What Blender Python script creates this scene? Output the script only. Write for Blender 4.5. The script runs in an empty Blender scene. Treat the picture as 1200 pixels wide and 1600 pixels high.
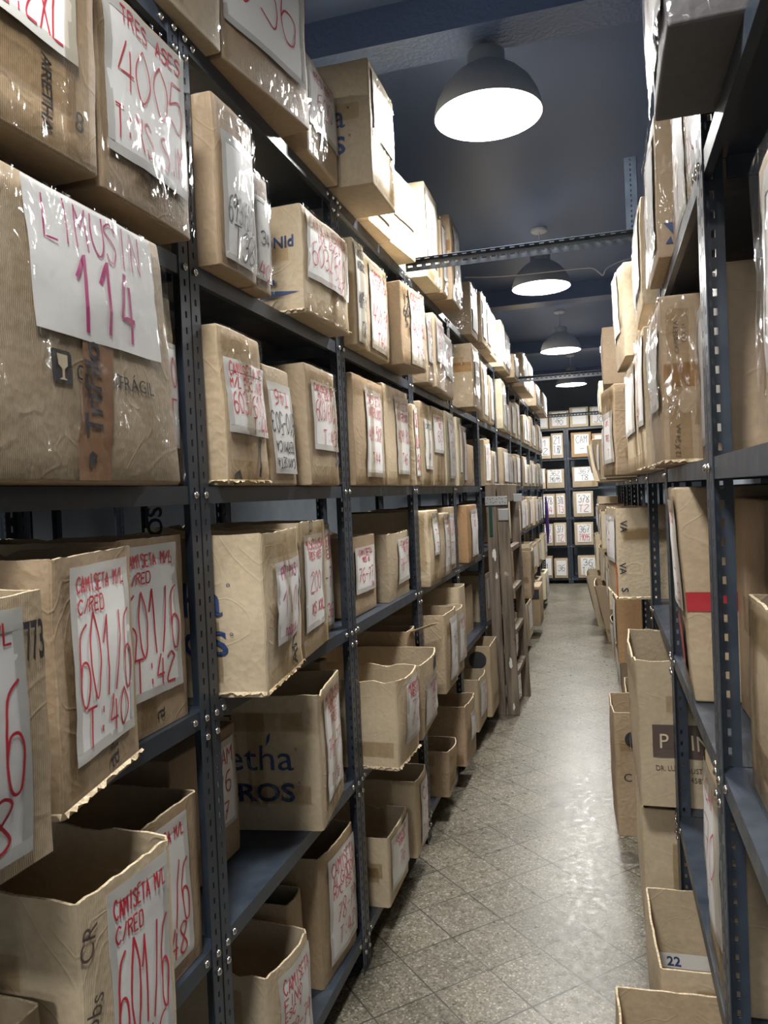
import bpy, math, random
from math import sin, cos, pi, radians
from mathutils import Vector, Matrix, noise

# ------------------------------------------------------------------ camera, world, exposure
scene = bpy.context.scene
COL = scene.collection
F_PX, YAW, PITCH, ROLL, CAM_H = 1185.3, .2817, -.0212, -.0432, 1.5259
cam_data = bpy.data.cameras.new('camera')
cam_data.sensor_fit = 'VERTICAL'
cam_data.sensor_height = 36.0
cam_data.lens = 36.0 * F_PX / 1600.0
cam_data.clip_start = .02
cam = bpy.data.objects.new('camera', cam_data)
COL.objects.link(cam)
fwd = Vector((-sin(YAW) * cos(PITCH), cos(YAW) * cos(PITCH), sin(PITCH)))
rt = Vector((cos(YAW), sin(YAW), 0))
up = rt.cross(fwd)
r2 = rt * cos(ROLL) + up * sin(ROLL)
u2 = up * cos(ROLL) - rt * sin(ROLL)
M = Matrix.Identity(4)
for i in range(3):
    M[i][0], M[i][1], M[i][2] = r2[i], u2[i], -fwd[i]
M[2][3] = CAM_H
cam.matrix_world = M
cam_data.dof.use_dof = True
cam_data.dof.focus_distance = 3.2
cam_data.dof.aperture_fstop = 18.0
scene.camera = cam

world = bpy.data.worlds.new('world')
scene.world = world
world.use_nodes = True
world.node_tree.nodes['Background'].inputs[0].default_value = (.92, .95, 1.0, 1)
world.node_tree.nodes['Background'].inputs[1].default_value = .40
scene.view_settings.view_transform = 'Standard'
scene.view_settings.look = 'None'
scene.view_settings.exposure = 0.0
scene.view_settings.gamma = 1.0
scene.view_settings.use_curve_mapping = False

LAMP_W = 57.0            # watts of each pendant's downward light
LAMP_Y = (-4.9, -2.28, .34, 2.93, 5.52, 8.12, 10.85)  # the rearmost lamp is unseen, added for fill light
LAMP_X, LAMP_Z = -.368, 2.95

# rack geometry (metres)
A, B, W, Y0 = -.785, .1724, .92, 1.3756
DEP = .45
SZ = {1: .1227, 2: .6317, 3: 1.1124, 4: 1.5617, 5: 2.016, 6: 2.4874}
RZ = {1: .10, 2: .572, 3: 1.045, 4: 1.5665, 5: 2.06, 6: 2.51}

# ------------------------------------------------------------------ materials
MAT = {}


def newmat(name, col=(.5, .5, .5), rough=.6, metal=0.0, spec=.5):
    m = bpy.data.materials.new(name)
    m.use_nodes = True
    b = m.node_tree.nodes['Principled BSDF']
    b.inputs['Base Color'].default_value = (*col, 1)
    b.inputs['Roughness'].default_value = rough
    b.inputs['Metallic'].default_value = metal
    b.inputs['Specular IOR Level'].default_value = spec
    MAT[name] = m
    return m, m.node_tree, b


def nd(t, kind, **kw):
    n = t.nodes.new(kind)
    for k, v in kw.items():
        if hasattr(n, k):
            setattr(n, k, v)
        else:
            n.inputs[k.replace('_', ' ')].default_value = v
    return n


def ramp(t, src, stops):
    r = t.nodes.new('ShaderNodeValToRGB')
    e = r.color_ramp.elements
    while len(e) < len(stops):
        e.new(.5)
    for i, (p, c) in enumerate(stops):
        e[i].position = p
        e[i].color = (*c, 1) if len(c) == 3 else c
    t.links.new(src, r.inputs[0])
    return r.outputs[0]


def mixc(t, a, b, f, mode='MIX'):
    m = t.nodes.new('ShaderNodeMix')
    m.data_type = 'RGBA'
    m.blend_type = mode
    for s, v in ((6, a), (7, b), (0, f)):
        if isinstance(v, bpy.types.NodeSocket):
            t.links.new(v, m.inputs[s])
        else:
            m.inputs[s].default_value = (*v, 1) if s else v
    return m.outputs[2]


def bump(t, b, h, strength=.3, dist=.002):
    n = t.nodes.new('ShaderNodeBump')
    n.inputs['Strength'].default_value = strength
    n.inputs['Distance'].default_value = dist
    t.links.new(h, n.inputs['Height'])
    t.links.new(n.outputs[0], b.inputs['Normal'])
    return n


def cardboard(name, c):
    m, t, b = newmat(name, c, .62, 0, .35)
    tc = nd(t, 'ShaderNodeTexCoord')
    oi = nd(t, 'ShaderNodeObjectInfo')
    n1 = nd(t, 'ShaderNodeTexNoise', Scale=5.0, Detail=5.0)
    n2 = nd(t, 'ShaderNodeTexNoise', Scale=60.0, Detail=3.0)
    w = nd(t, 'ShaderNodeTexWave', Scale=95.0, Distortion=1.2)
    w.bands_direction = 'X'
    for n in (n1, n2, w):
        t.links.new(tc.outputs['Object'], n.inputs['Vector'])
    var = ramp(t, oi.outputs['Random'], [(0, [k * .80 for k in c]), (.5, c), (1, [min(1, k * 1.16) for k in c])])
    st = ramp(t, n1.outputs[0], [(.3, (.86, .84, .80)), (.55, (1, 1, 1)), (.8, (1.0, .98, .95))])
    fi = ramp(t, n2.outputs[0], [(.2, (.9, .9, .9)), (.7, (1.05, 1.05, 1.05))])
    cc = mixc(t, mixc(t, var, st, 1.0, 'MULTIPLY'), fi, 1.0, 'MULTIPLY')
    t.links.new(cc, b.inputs['Base Color'])
    add = nd(t, 'ShaderNodeMath', operation='ADD')
    t.links.new(w.outputs[1], add.inputs[0])
    sc = nd(t, 'ShaderNodeMath', operation='MULTIPLY')
    t.links.new(n1.outputs[0], sc.inputs[0])
    sc.inputs[1].default_value = 7.0
    t.links.new(sc.outputs[0], add.inputs[1])
    vd = nd(t, 'ShaderNodeTexVoronoi', Scale=75.0)
    t.links.new(tc.outputs['Object'], vd.inputs['Vector'])
    cr = nd(t, 'ShaderNodeTexNoise', Scale=4.5, Detail=1.0, Distortion=2.2)
    t.links.new(tc.outputs['Object'], cr.inputs['Vector'])
    ridge = ramp(t, cr.outputs[0], [(.455, (0,) * 3), (.485, (1,) * 3), (.515, (0,) * 3)])
    ma = nd(t, 'ShaderNodeMath', operation='MULTIPLY_ADD')
    t.links.new(ridge, ma.inputs[0])
    ma.inputs[1].default_value = 1.3
    t.links.new(add.outputs[0], ma.inputs[2])
    mb_ = nd(t, 'ShaderNodeMath', operation='MULTIPLY_ADD')
    t.links.new(vd.outputs['Distance'], mb_.inputs[0])
    mb_.inputs[1].default_value = 1.6
    t.links.new(ma.outputs[0], mb_.inputs[2])
    bump(t, b, mb_.outputs[0], .34, .0011)
    return m


CB = [cardboard('cardboard_tan', (.42, .325, .215)), cardboard('cardboard_pale', (.50, .405, .28)),
      cardboard('cardboard_brown', (.36, .265, .17)), cardboard('cardboard_orange', (.46, .28, .14)),
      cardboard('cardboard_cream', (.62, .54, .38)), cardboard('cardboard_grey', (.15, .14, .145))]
m, t, b = newmat('corrugated_edge', (.62, .50, .33), .8, 0, .2)
n = nd(t, 'ShaderNodeTexNoise', Scale=150.0)
tc = nd(t, 'ShaderNodeTexCoord')
t.links.new(tc.outputs['Object'], n.inputs['Vector'])
t.links.new(ramp(t, n.outputs[0], [(.3, (.38, .28, .16)), (.6, (.70, .58, .40))]), b.inputs['Base Color'])
bump(t, b, n.outputs[0], .6, .002)


def papermat(name, c, rough):
    m, t, b = newmat(name, c, rough, 0, .4)
    tc = nd(t, 'ShaderNodeTexCoord')
    n = nd(t, 'ShaderNodeTexNoise', Scale=9.0, Detail=3.0)
    t.links.new(tc.outputs['Object'], n.inputs['Vector'])
    bump(t, b, n.outputs[0], .35, .006)
    return m


papermat('paper', (.74, .73, .71), .55)
papermat('paper_border', (.50, .49, .46), .35)
newmat('red_marker', (.50, .02, .04), .5)
newmat('black_marker', (.03, .025, .04), .5)
newmat('magenta_marker', (.42, .02, .16), .5)
newmat('print_black', (.03, .03, .035), .6)
newmat('print_blue', (.03, .06, .17), .6)
newmat('print_brown', (.10, .07, .055), .6)
newmat('print_red', (.38, .02, .03), .6)
newmat('print_cream', (.62, .52, .36), .6)
newmat('orange_print', (.65, .16, .05), .6)
newmat('brown_tape_print', (.24, .13, .07), .28)


def tape(name, tint, fac, rough, sc, amp):
    m = bpy.data.materials.new(name)
    m.use_nodes = True
    t = m.node_tree
    t.nodes.clear()
    out = nd(t, 'ShaderNodeOutputMaterial')
    tr = nd(t, 'ShaderNodeBsdfTransparent')
    tr.inputs[0].default_value = (*tint, 1)
    gl = nd(t, 'ShaderNodeBsdfGlossy')
    gl.inputs['Roughness'].default_value = rough
    gl.inputs['Color'].default_value = (1, 1, 1, 1)
    mx = nd(t, 'ShaderNodeMixShader')
    lw = nd(t, 'ShaderNodeLayerWeight', Blend=.25)
    ma = nd(t, 'ShaderNodeMath', operation='MULTIPLY_ADD')
    ma.inputs[1].default_value = .35
    ma.inputs[2].default_value = fac
    t.links.new(lw.outputs['Fresnel'], ma.inputs[0])
    t.links.new(ma.outputs[0], mx.inputs[0])
    t.links.new(tr.outputs[0], mx.inputs[1])
    t.links.new(gl.outputs[0], mx.inputs[2])
    tc = nd(t, 'ShaderNodeTexCoord')
    mp = nd(t, 'ShaderNodeMapping')
    mp.inputs['Scale'].default_value = (sc, sc, sc * .45)
    mp.inputs['Rotation'].default_value = (.15, .25, .1)
    n1 = nd(t, 'ShaderNodeTexNoise', Scale=1.0, Detail=1.6, Distortion=1.6)
    n3 = nd(t, 'ShaderNodeTexNoise', Scale=7.0, Detail=1.0)
    t.links.new(tc.outputs['Object'], mp.inputs[0])
    t.links.new(mp.outputs[0], n1.inputs['Vector'])
    t.links.new(tc.outputs['Object'], n3.inputs['Vector'])
    patch = ramp(t, n3.outputs[0], [(.40, (.12,) * 3), (.62, (1,) * 3)])
    mul = nd(t, 'ShaderNodeMath', operation='MULTIPLY')
    t.links.new(n1.outputs[0], mul.inputs[0])
    t.links.new(patch, mul.inputs[1])
    bp = nd(t, 'ShaderNodeBump', Strength=.55, Distance=amp)
    t.links.new(mul.outputs[0], bp.inputs['Height'])
    t.links.new(bp.outputs[0], gl.inputs['Normal'])
    t.links.new(mx.outputs[0], out.inputs[0])
    MAT[name] = m


tape('clear_tape', (.90, .865, .80), .025, .13, 22.0, .03)
tape('stretch_film', (.92, .92, .92), .028, .11, 20.0, .04)
tape('brown_tape', (.86, .74, .58), .03, .2, 20.0, .015)

m, t, b = newmat('rack_paint', (.028, .037, .052), .36, 0, .5)
tc = nd(t, 'ShaderNodeTexCoord')
n = nd(t, 'ShaderNodeTexNoise', Scale=14.0, Detail=6.0)
t.links.new(tc.outputs['Object'], n.inputs['Vector'])
t.links.new(ramp(t, n.outputs[0], [(.3, (.024, .032, .046)), (.62, (.034, .045, .062)), (.8, (.055, .066, .082))]), b.inputs['Base Color'])
t.links.new(ramp(t, n.outputs[0], [(.3, (.28,) * 3), (.7, (.46,) * 3)]), b.inputs['Roughness'])
newmat('zinc_bolt', (.72, .70, .66), .22, 1.0)
newmat('galvanised', (.42, .43, .43), .38, .9)
newmat('lamp_shell', (.34, .37, .41), .42, .1)
newmat('pale_trim_lit_shell', (.62, .66, .7), .42, .1)  # pale cords and canopies; also one shell with its light painted in
newmat('lamp_inside', (.85, .85, .83), .5)
newmat('white_plastic', (.6, .6, .6), .5)
newmat('green_cloth', (.012, .06, .045), .9)
newmat('dark_cloth', (.02, .025, .035), .9)
newmat('purple_cloth', (.06, .02, .16), .8)
newmat('white_card', (.72, .71, .68), .55)
m, t, b = newmat('lamp_glow', (1, 1, 1), .5)
b.inputs['Emission Color'].default_value = (1, .985, .95, 1)
b.inputs['Emission Strength'].default_value = 6.0

m, t, b = newmat('old_wood', (.2, .16, .12), .6, 0, .3)
tc = nd(t, 'ShaderNodeTexCoord')
mp = nd(t, 'ShaderNodeMapping')
mp.inputs['Scale'].default_value = (30, 30, 2.5)
n = nd(t, 'ShaderNodeTexNoise', Scale=1.0, Detail=6.0)
n2 = nd(t, 'ShaderNodeTexNoise', Scale=9.0, Detail=4.0)
t.links.new(tc.outputs['Object'], mp.inputs[0])
t.links.new(mp.outputs[0], n.inputs['Vector'])
t.links.new(tc.outputs['Object'], n2.inputs['Vector'])
g = ramp(t, n.outputs[0], [(.32, (.085, .066, .05)), (.52, (.19, .15, .112)), (.72, (.27, .22, .165))])
sp = ramp(t, n2.outputs[0], [(.27, (.25, .22, .2)), (.34, (1, 1, 1)), (.68, (1, 1, 1)), (.73, (2.2, 2.2, 2.2))])
t.links.new(mixc(t, g, sp, 1.0, 'MULTIPLY'), b.inputs['Base Color'])
bump(t, b, n.outputs[0], .3, .002)

# terrazzo tiles laid at 45 degrees
m, t, b = newmat('terrazzo', (.3, .28, .24), .3, 0, .5)
tc = nd(t, 'ShaderNodeTexCoord')
mp = nd(t, 'ShaderNodeMapping')
TS = .2095
mp.inputs['Rotation'].default_value = (0, 0, -pi / 4)   # u=(x+y)/r2, v=(y-x)/r2
t.links.new(tc.outputs['Object'], mp.inputs[0])
sx = nd(t, 'ShaderNodeSeparateXYZ')
t.links.new(mp.outputs[0], sx.inputs[0])


def math_(op, a, b=None):
    n = nd(t, 'ShaderNodeMath', operation=op)
    for i, v in enumerate((a, b)):
        if v is None:
            continue
        if isinstance(v, (int, float)):
            n.inputs[i].default_value = v
        else:
            t.links.new(v, n.inputs[i])
    return n.outputs[0]


cells, dists = [], []
for ax, off in ((0, 1.812), (1, 2.172)):
    q = math_('DIVIDE', math_('SUBTRACT', sx.outputs[ax], off), TS)
    fr = math_('FRACT', q)
    dists.append(math_('MINIMUM', fr, math_('SUBTRACT', 1.0, fr)))
    cells.append(math_('FLOOR', q))
dm = math_('MINIMUM', dists[0], dists[1])
nj = nd(t, 'ShaderNodeTexNoise', Scale=3.0, Detail=2.0)
t.links.new(tc.outputs['Object'], nj.inputs['Vector'])
wid = math_('MULTIPLY', math_('POWER', nj.outputs[0], 1.4), .029)
gro = math_('LESS_THAN', dm, wid)
cv = nd(t, 'ShaderNodeCombineXYZ')
t.links.new(cells[0], cv.inputs[0])
t.links.new(cells[1], cv.inputs[1])
wn = nd(t, 'ShaderNodeTexWhiteNoise')
t.links.new(cv.outputs[0], wn.inputs['Vector'])
vo = nd(t, 'ShaderNodeTexVoronoi', Scale=170.0)
vo2 = nd(t, 'ShaderNodeTexVoronoi', Scale=75.0)
nz = nd(t, 'ShaderNodeTexNoise', Scale=2.2, Detail=7.0)
nf = nd(t, 'ShaderNodeTexNoise', Scale=34.0, Detail=5.0)
for x in (vo, vo2, nz, nf):
    t.links.new(tc.outputs['Object'], x.inputs['Vector'])
sxv = nd(t, 'ShaderNodeSeparateColor')
t.links.new(vo.outputs['Color'], sxv.inputs[0])
sp = ramp(t, sxv.outputs[0], [(.0, (.098, .085, .062)), (.3, (.158, .141, .106)), (.65, (.196, .177, .136)), (.92, (.262, .24, .188)), (1, (.42, .395, .335))])
tv = ramp(t, wn.outputs['Value'], [(0, (.86, .86, .86)), (1, (1.06, 1.05, 1.02))])
dirt = ramp(t, nz.outputs[0], [(.32, (.74, .73, .70)), (.55, (1, 1, 1))])
fine = ramp(t, nf.outputs[0], [(.3, (.82, .82, .82)), (.65, (1.06, 1.06, 1.06))])
c = mixc(t, mixc(t, mixc(t, sp, tv, 1.0, 'MULTIPLY'), dirt, 1.0, 'MULTIPLY'), fine, 1.0, 'MULTIPLY')
c = mixc(t, c, (.05, .045, .037), gro)
# old scuffs: two heel arcs and smudges with their own shape
sp0 = nd(t, 'ShaderNodeSeparateXYZ')
t.links.new(tc.outputs['Object'], sp0.inputs[0])
scuff = None
for cx, cy, rad, wd, ylo, yhi in ((-.42, 4.25, .33, .010, 3.85, 4.12), (-.13, 3.02, .16, .006, 2.86, 2.94), (-.28, 3.70, .022, .024, 3.6, 3.8), (.05, 3.22, .03, .04, 3.1, 3.3)):
    dx = math_('SUBTRACT', sp0.outputs[0], cx)
    dy = math_('SUBTRACT', sp0.outputs[1], cy)
    dd = math_('SQRT', math_('ADD', math_('MULTIPLY', dx, dx), math_('MULTIPLY', dy, dy)))
    near_ = math_('LESS_THAN', math_('ABSOLUTE', math_('SUBTRACT', dd, rad)), math_('MULTIPLY', nf.outputs[0], wd))
    win = math_('MULTIPLY', math_('GREATER_THAN', sp0.outputs[1], ylo), math_('LESS_THAN', sp0.outputs[1], yhi))
    q = math_('MULTIPLY', near_, win)
    scuff = q if scuff is None else math_('MAXIMUM', scuff, q)
c = mixc(t, c, (.045, .042, .038), math_('MULTIPLY', scuff, .55))
t.links.new(c, b.inputs['Base Color'])
t.links.new(ramp(t, nf.outputs[0], [(.3, (.25,) * 3), (.7, (.45,) * 3)]), b.inputs['Roughness'])
b.inputs['Specular IOR Level'].default_value = .4
bump(t, b, nf.outputs[0], .12, .002)

m, t, b = newmat('ceiling_paint', (.125, .18, .32), .45, 0, .5)
tc = nd(t, 'ShaderNodeTexCoord')
n = nd(t, 'ShaderNodeTexNoise', Scale=70.0, Detail=3.0)
t.links.new(tc.outputs['Object'], n.inputs['Vector'])
bump(t, b, n.outputs[0], .25, .004)
m, t, b = newmat('joist_paint', (.125, .18, .32), .3, 0, .5)
tc = nd(t, 'ShaderNodeTexCoord')
n = nd(t, 'ShaderNodeTexNoise', Scale=60.0, Detail=2.0)
t.links.new(tc.outputs['Object'], n.inputs['Vector'])
bump(t, b, n.outputs[0], .5, .008)
m, t, b = newmat('wall_paint', (.34, .385, .43), .7, 0, .3)
tc = nd(t, 'ShaderNodeTexCoord')
n = nd(t, 'ShaderNodeTexNoise', Scale=4.0, Detail=4.0)
t.links.new(tc.outputs['Object'], n.inputs['Vector'])
t.links.new(ramp(t, n.outputs[0], [(.3, (.30, .345, .39)), (.7, (.37, .41, .45))]), b.inputs['Base Color'])

# ------------------------------------------------------------------ helpers


class MB:
    """collects faces of one mesh"""

    def __init__(s):
        s.v, s.f, s.m = [], [], []

    def quadgrid(s, fn, nu, nv, mi=0, flip=False):
        o = len(s.v)
        for j in range(nv + 1):
            for i in range(nu + 1):
                s.v.append(fn(i / nu, j / nv))
        for j in range(nv):
            for i in range(nu):
                a = o + j * (nu + 1) + i
                q = (a, a + 1, a + nu + 2, a + nu + 1)
                s.f.append(q[::-1] if flip else q)
                s.m.append(mi)

    def face(s, pts, mi=0):
        o = len(s.v)
        s.v += [tuple(p) for p in pts]
        s.f.append(tuple(range(o, o + len(pts))))
        s.m.append(mi)

    def box(s, lo, hi, mi=0):
        o = len(s.v)
        for z in (lo[2], hi[2]):
            for x, y in ((lo[0], lo[1]), (hi[0], lo[1]), (hi[0], hi[1]), (lo[0], hi[1])):
                s.v.append((x, y, z))
        for q in ((3, 2, 1, 0), (4, 5, 6, 7), (0, 1, 5, 4), (1, 2, 6, 5), (2, 3, 7, 6), (3, 0, 4, 7)):
            s.f.append(tuple(o + k for k in q))
            s.m.append(mi)

    def prism(s, pts, axis_vec, mi=0):
        """closed polygon pts (3d) extruded along axis_vec"""
        n = len(pts)
        o = len(s.v)
        av = Vector(axis_vec)
        s.v += [tuple(p) for p in pts] + [tuple(Vector(p) + av) for p in pts]
        s.f.append(tuple(range(o + n - 1, o - 1, -1)))
        s.f.append(tuple(range(o + n, o + 2 * n)))
        s.m += [mi, mi]
        for i in range(n):
            j = (i + 1) % n
            s.f.append((o + i, o + j, o + n + j, o + n + i))
            s.m.append(mi)

    def lathe(s, prof, seg=32, mi=0, c=(0, 0, 0), cap0=False, cap1=False):
        o = len(s.v)
        for r, z in prof:
            for k in range(seg):
                a = 2 * pi * k / seg
                s.v.append((c[0] + r * cos(a), c[1] + r * sin(a), c[2] + z))
        for j in range(len(prof) - 1):
            for k in range(seg):
                k2 = (k + 1) % seg
                s.f.append((o + j * seg + k, o + j * seg + k2, o + (j + 1) * seg + k2, o + (j + 1) * seg + k))
                s.m.append(mi)
        if cap0:
            s.f.append(tuple(o + k for k in range(seg - 1, -1, -1)))
            s.m.append(mi)
        if cap1:
            q = o + (len(prof) - 1) * seg
            s.f.append(tuple(q + k for k in range(seg)))
            s.m.append(mi)

    def mesh(s, name, mats, smooth=False):
        me = bpy.data.meshes.new(name)
        me.from_pydata(s.v, [], s.f)
        for x in (mats if isinstance(mats, (list, tuple)) else [mats]):
            me.materials.append(MAT[x] if isinstance(x, str) else x)
        me.polygons.foreach_set('material_index', s.m)
        if smooth:
            me.polygons.foreach_set('use_smooth', [True] * len(s.f))
        me.update()
        return me

    def obj(s, name, mats, parent=None, smooth=False):
        return link(name, s.mesh(name, mats, smooth), parent)


def link(name, me, parent=None, loc=None, rot=None):
    o = bpy.data.objects.new(name, me)
    COL.objects.link(o)
    o.parent = parent
    if loc is not None:
        o.location = loc
    if rot is not None:
        o.rotation_euler = rot
    return o


def tag(o, label, cat, group=None, kind=None):
    o['label'] = label
    o['category'] = cat
    if group:
        o['group'] = group
    if kind:
        o['kind'] = kind
    return o


def thing(name, label, cat, loc=(0, 0, 0), rz=0.0, group=None):
    o = bpy.data.objects.new(name, None)
    o.empty_display_size = .05
    COL.objects.link(o)
    o.location = loc
    o.rotation_euler = (0, 0, rz)
    return tag(o, label, cat, group)


def structure(name, lo, hi, mat):
    mb = MB()
    mb.box(lo, hi)
    o = mb.obj(name, mat)
    o['kind'] = 'structure'
    return o


# ------------------------------------------------------------------ room shell
structure('floor', (-4.3, -6.2, -.1), (1.7, 14.2, 0), 'terrazzo')
structure('ceiling', (-4.3, -6.2, 3.36), (1.7, 14.2, 3.45), 'ceiling_paint')
structure('wall_back', (-4.3, 13.3, 0), (1.7, 13.4, 3.36), 'wall_paint')
structure('wall_left', (-4.4, -6.2, 0), (-4.3, 14.2, 3.36), 'wall_paint')
structure('wall_right', (1.7, -6.2, 0), (1.8, 14.2, 3.36), 'wall_paint')
for i, y in enumerate((-2.2, .45, 2.98, 7.25, 9.85, 12.3)):
    structure('ceiling_beam_%d' % (i + 1), (-4.3, y - .19, 3.22), (1.7, y, 3.362), 'joist_paint')

# ------------------------------------------------------------------ pendant lamps


def make_lamp():
    root = thing('pendant_lamp', 'x', 'lamp')
    # z=0 at the rim
    mb = MB()
    prof = [(.205, 0), (.203, .02), (.192, .06), (.168, .105), (.13, .145), (.092, .172), (.070, .185)]
    mb.lathe(prof, 48)
    mb.lathe([(.202, .0), (.199, .02), (.188, .06), (.164, .103), (.126, .142), (.088, .168), (.0001, .176)], 48, 1)
    mb.lathe([(.205, 0), (.202, 0)], 48)
    mb.obj('shade', ['lamp_shell', 'lamp_inside'], root, True)
    mb = MB()
    mb.lathe([(.071, .183), (.071, .235), (.060, .243), (.03, .247), (.0001, .248)], 32)
    mb.obj('neck', 'lamp_shell', root, True)
    mb = MB()
    mb.lathe([(.0001, .018), (.06, .016), (.196, .022), (.196, .026), (.0001, .03)], 48)
    mb.obj('diffuser', 'lamp_glow', root, True)
    mb = MB()
    mb.lathe([(.004, .246), (.004, .40)], 8)
    mb.obj('cord', 'pale_trim_lit_shell', root, True)
    mb = MB()
    mb.lathe([(.0001, .388), (.05, .389), (.058, .395), (.058, .41)], 24)
    mb.obj('ceiling_canopy', 'pale_trim_lit_shell', root, True)
    return root


def lamp_light(root, power=1.0):
    ld = bpy.data.lights.new('lamp_light', 'AREA')
    ld.shape = 'DISK'
    ld.size = .36
    ld.energy = LAMP_W * power
    ld.color = (1, .99, .965)
    o = link('lamp_light', ld, root, (0, 0, .012))
    return o


lamp0 = None
LAMP_LAB = ['added unseen pendant lamp for fill, deep behind the viewer', 'pendant lamp hanging behind the viewer over the aisle', 'pendant lamp hanging directly overhead at the aisle mouth',
            'large glowing dome lamp hanging under the first ceiling beam',
            'second glowing dome lamp along the aisle, just beyond the slotted crossbar',
            'third glowing dome lamp along the aisle, shade coloured pale as if lit',
            'smallest glowing dome lamp, at the far end by the end rack']
for i, y in enumerate(LAMP_Y):
    if lamp0 is None:
        lamp0 = make_lamp()
        r = lamp0
    else:
        r = lamp0.copy()
        COL.objects.link(r)
        for ch in lamp0.children:
            if ch.type != 'MESH':
                continue
            c2 = ch.copy()
            COL.objects.link(c2)
            c2.parent = r
    lamp_light(r, 1.7 if y > 10 else 1.0)
    r.location = (LAMP_X, y, LAMP_Z)
    r['label'] = LAMP_LAB[i]
    r['group'] = 'pendant lamps over the aisle'
    if 8 < y < 9:                       # shell coloured paler, the light falling on it painted in
        for ch in r.children:
            if ch.name.startswith('shade') or ch.name.startswith('neck'):
                ch.data = ch.data.copy()
                ch.data.materials[0] = MAT['pale_trim_lit_shell']
for r_ in [o for o in COL.objects if o.name.startswith('pendant_lamp')]:
    if r_.location.y < 2.95:   # hung straight from the beam: shorter cord
        for ch in r_.children:
            if ch.name.startswith('cord'):
                ch.scale.z = 1.0

# the neighbouring aisle behind the ladder-side rack has its own lamp
r = lamp0.copy()
COL.objects.link(r)
for ch in lamp0.children:
    if ch.type == 'MESH':
        c2 = ch.copy()
        COL.objects.link(c2)
        c2.parent = r
lamp_light(r)
r.location = (-2.0, 1.6, LAMP_Z)
r['label'] = 'pendant lamp in the neighbouring aisle behind the tall rack'

# ------------------------------------------------------------------ slotted angle steel, shelves


def slotted_flange(mb, p0, du, dv, length, width, pitch, slot_w, slot_h, thick, off, holes=True):
    """flange in plane (du across, dv along); slots pierced through; thick along n"""
    du, dv = Vector(du), Vector(dv)
    n = du.cross(dv)
    p0 = Vector(p0)
    N = int(length / pitch)
    u0, u1 = off - slot_w / 2, off + slot_w / 2
    us = [0, u0, u1, width]

    def P(u, v, k):
        return tuple(p0 + du * u + dv * v + n * (thick * k))
    if not holes:
        N = 0
    base = 0.0
    rows = []
    for i in range(N):
        c = (i + .5) * pitch
        rows += [(base, c - slot_h / 2, False), (c - slot_h / 2, c + slot_h / 2, True)]
        base = c + slot_h / 2
    rows.append((base, length, False))
    for a, b_, hole in rows:
        if not hole:
            for k, rev in ((0, True), (1, False)):
                q = [P(0, a, k), P(width, a, k), P(width, b_, k), P(0, b_, k)]
                mb.face(q[::-1] if rev else q)
        else:
            for lo, hi in ((0, u0), (u1, width)):
                for k, rev in ((0, True), (1, False)):
                    q = [P(lo, a, k), P(hi, a, k), P(hi, b_, k), P(lo, b_, k)]
                    mb.face(q[::-1] if rev else q)
            mb.face([P(u0, a, 0), P(u0, b_, 0), P(u0, b_, 1), P(u0, a, 1)])
            mb.face([P(u1, b_, 0), P(u1, a, 0), P(u1, a, 1), P(u1, b_, 1)])
            mb.face([P(u0, a, 0), P(u0, a, 1), P(u1, a, 1), P(u1, a, 0)])
            mb.face([P(u0, b_, 1), P(u0, b_, 0), P(u1, b_, 0), P(u1, b_, 1)])
    mb.face([P(0, 0, 0), P(0, length, 0), P(0, length, 1), P(0, 0, 1)])
    mb.face([P(width, length, 0), P(width, 0, 0), P(width, 0, 1), P(width, length, 1)])
    mb.face([P(0, length, 0), P(width, length, 0), P(width, length, 1), P(0, length, 1)])


FL = .036


def post_mesh(h, sx, sy, holes=True):
    """L upright: corner at origin; flange A along +x*sx in plane y=0, flange B along +y*sy in plane x=0"""
    mb = MB()
    slotted_flange(mb, (0, 0, 0), (sx, 0, 0), (0, 0, 1), h, FL, .032, .0065, .0135, .002 * (-1 if sx * sy > 0 else 1) * 1.0, .018, holes)
    slotted_flange(mb, (0, 0, 0), (0, sy, 0), (0, 0, 1), h, FL, .032, .0065, .0135, .002 * (1 if sx * sy > 0 else -1) * 1.0, .018, holes)
    return mb.mesh('post', 'rack_paint')


# local rack frame: x along the front (0..W), y into the rack (0..DEP), z up.
PH = {True: {}, False: {}}
for holes in (True, False):
    for sx in (1, -1):
        for sy in (1, -1):
            PH[holes][(sx, sy)] = post_mesh(2.476, sx, sy, holes)


def shelf_mesh():
    mb = MB()
    g = .003
    x0, x1, y0, y1 = g, W - g, .0025, DEP - .0025
    L = .036
    tt = .0016
    mb.box((x0, y0, -tt), (x1, y1, 0))
    # folded lips, with a returned hem
    mb.box((x0, y0, -L), (x1, y0 + tt, -tt))
    mb.box((x0, y1 - tt, -L), (x1, y1, -tt))
    mb.box((x0, y0 + tt, -L), (x1, y0 + .014, -L + tt))
    mb.box((x0, y1 - .014, -L), (x1, y1 - tt, -L + tt))
    mb.box((x0 + FL * 0, y0 + .04, -L), (x0 + tt, y1 - .04, -tt))
    mb.box((x1 - tt, y0 + .04, -L), (x1, y1 - .04, -tt))
    # stiffening fold under the middle
    mb.prism([(x0 + .05, DEP * .5 - .03, -tt), (x0 + .05, DEP * .5 - .015, -.016), (x0 + .05, DEP * .5 + .015, -.016), (x0 + .05, DEP * .5 + .03, -tt)], (W - .1, 0, 0))
    return mb.mesh('shelf', 'rack_paint')


SHELF = shelf_mesh()
mb = MB()
mb.lathe([(.0001, .006), (.0045, .0052), (.0072, .002), (.0075, 0), (.0001, 0)], 10)
BOLT = mb.mesh('bolt', 'zinc_bolt', True)


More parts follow.
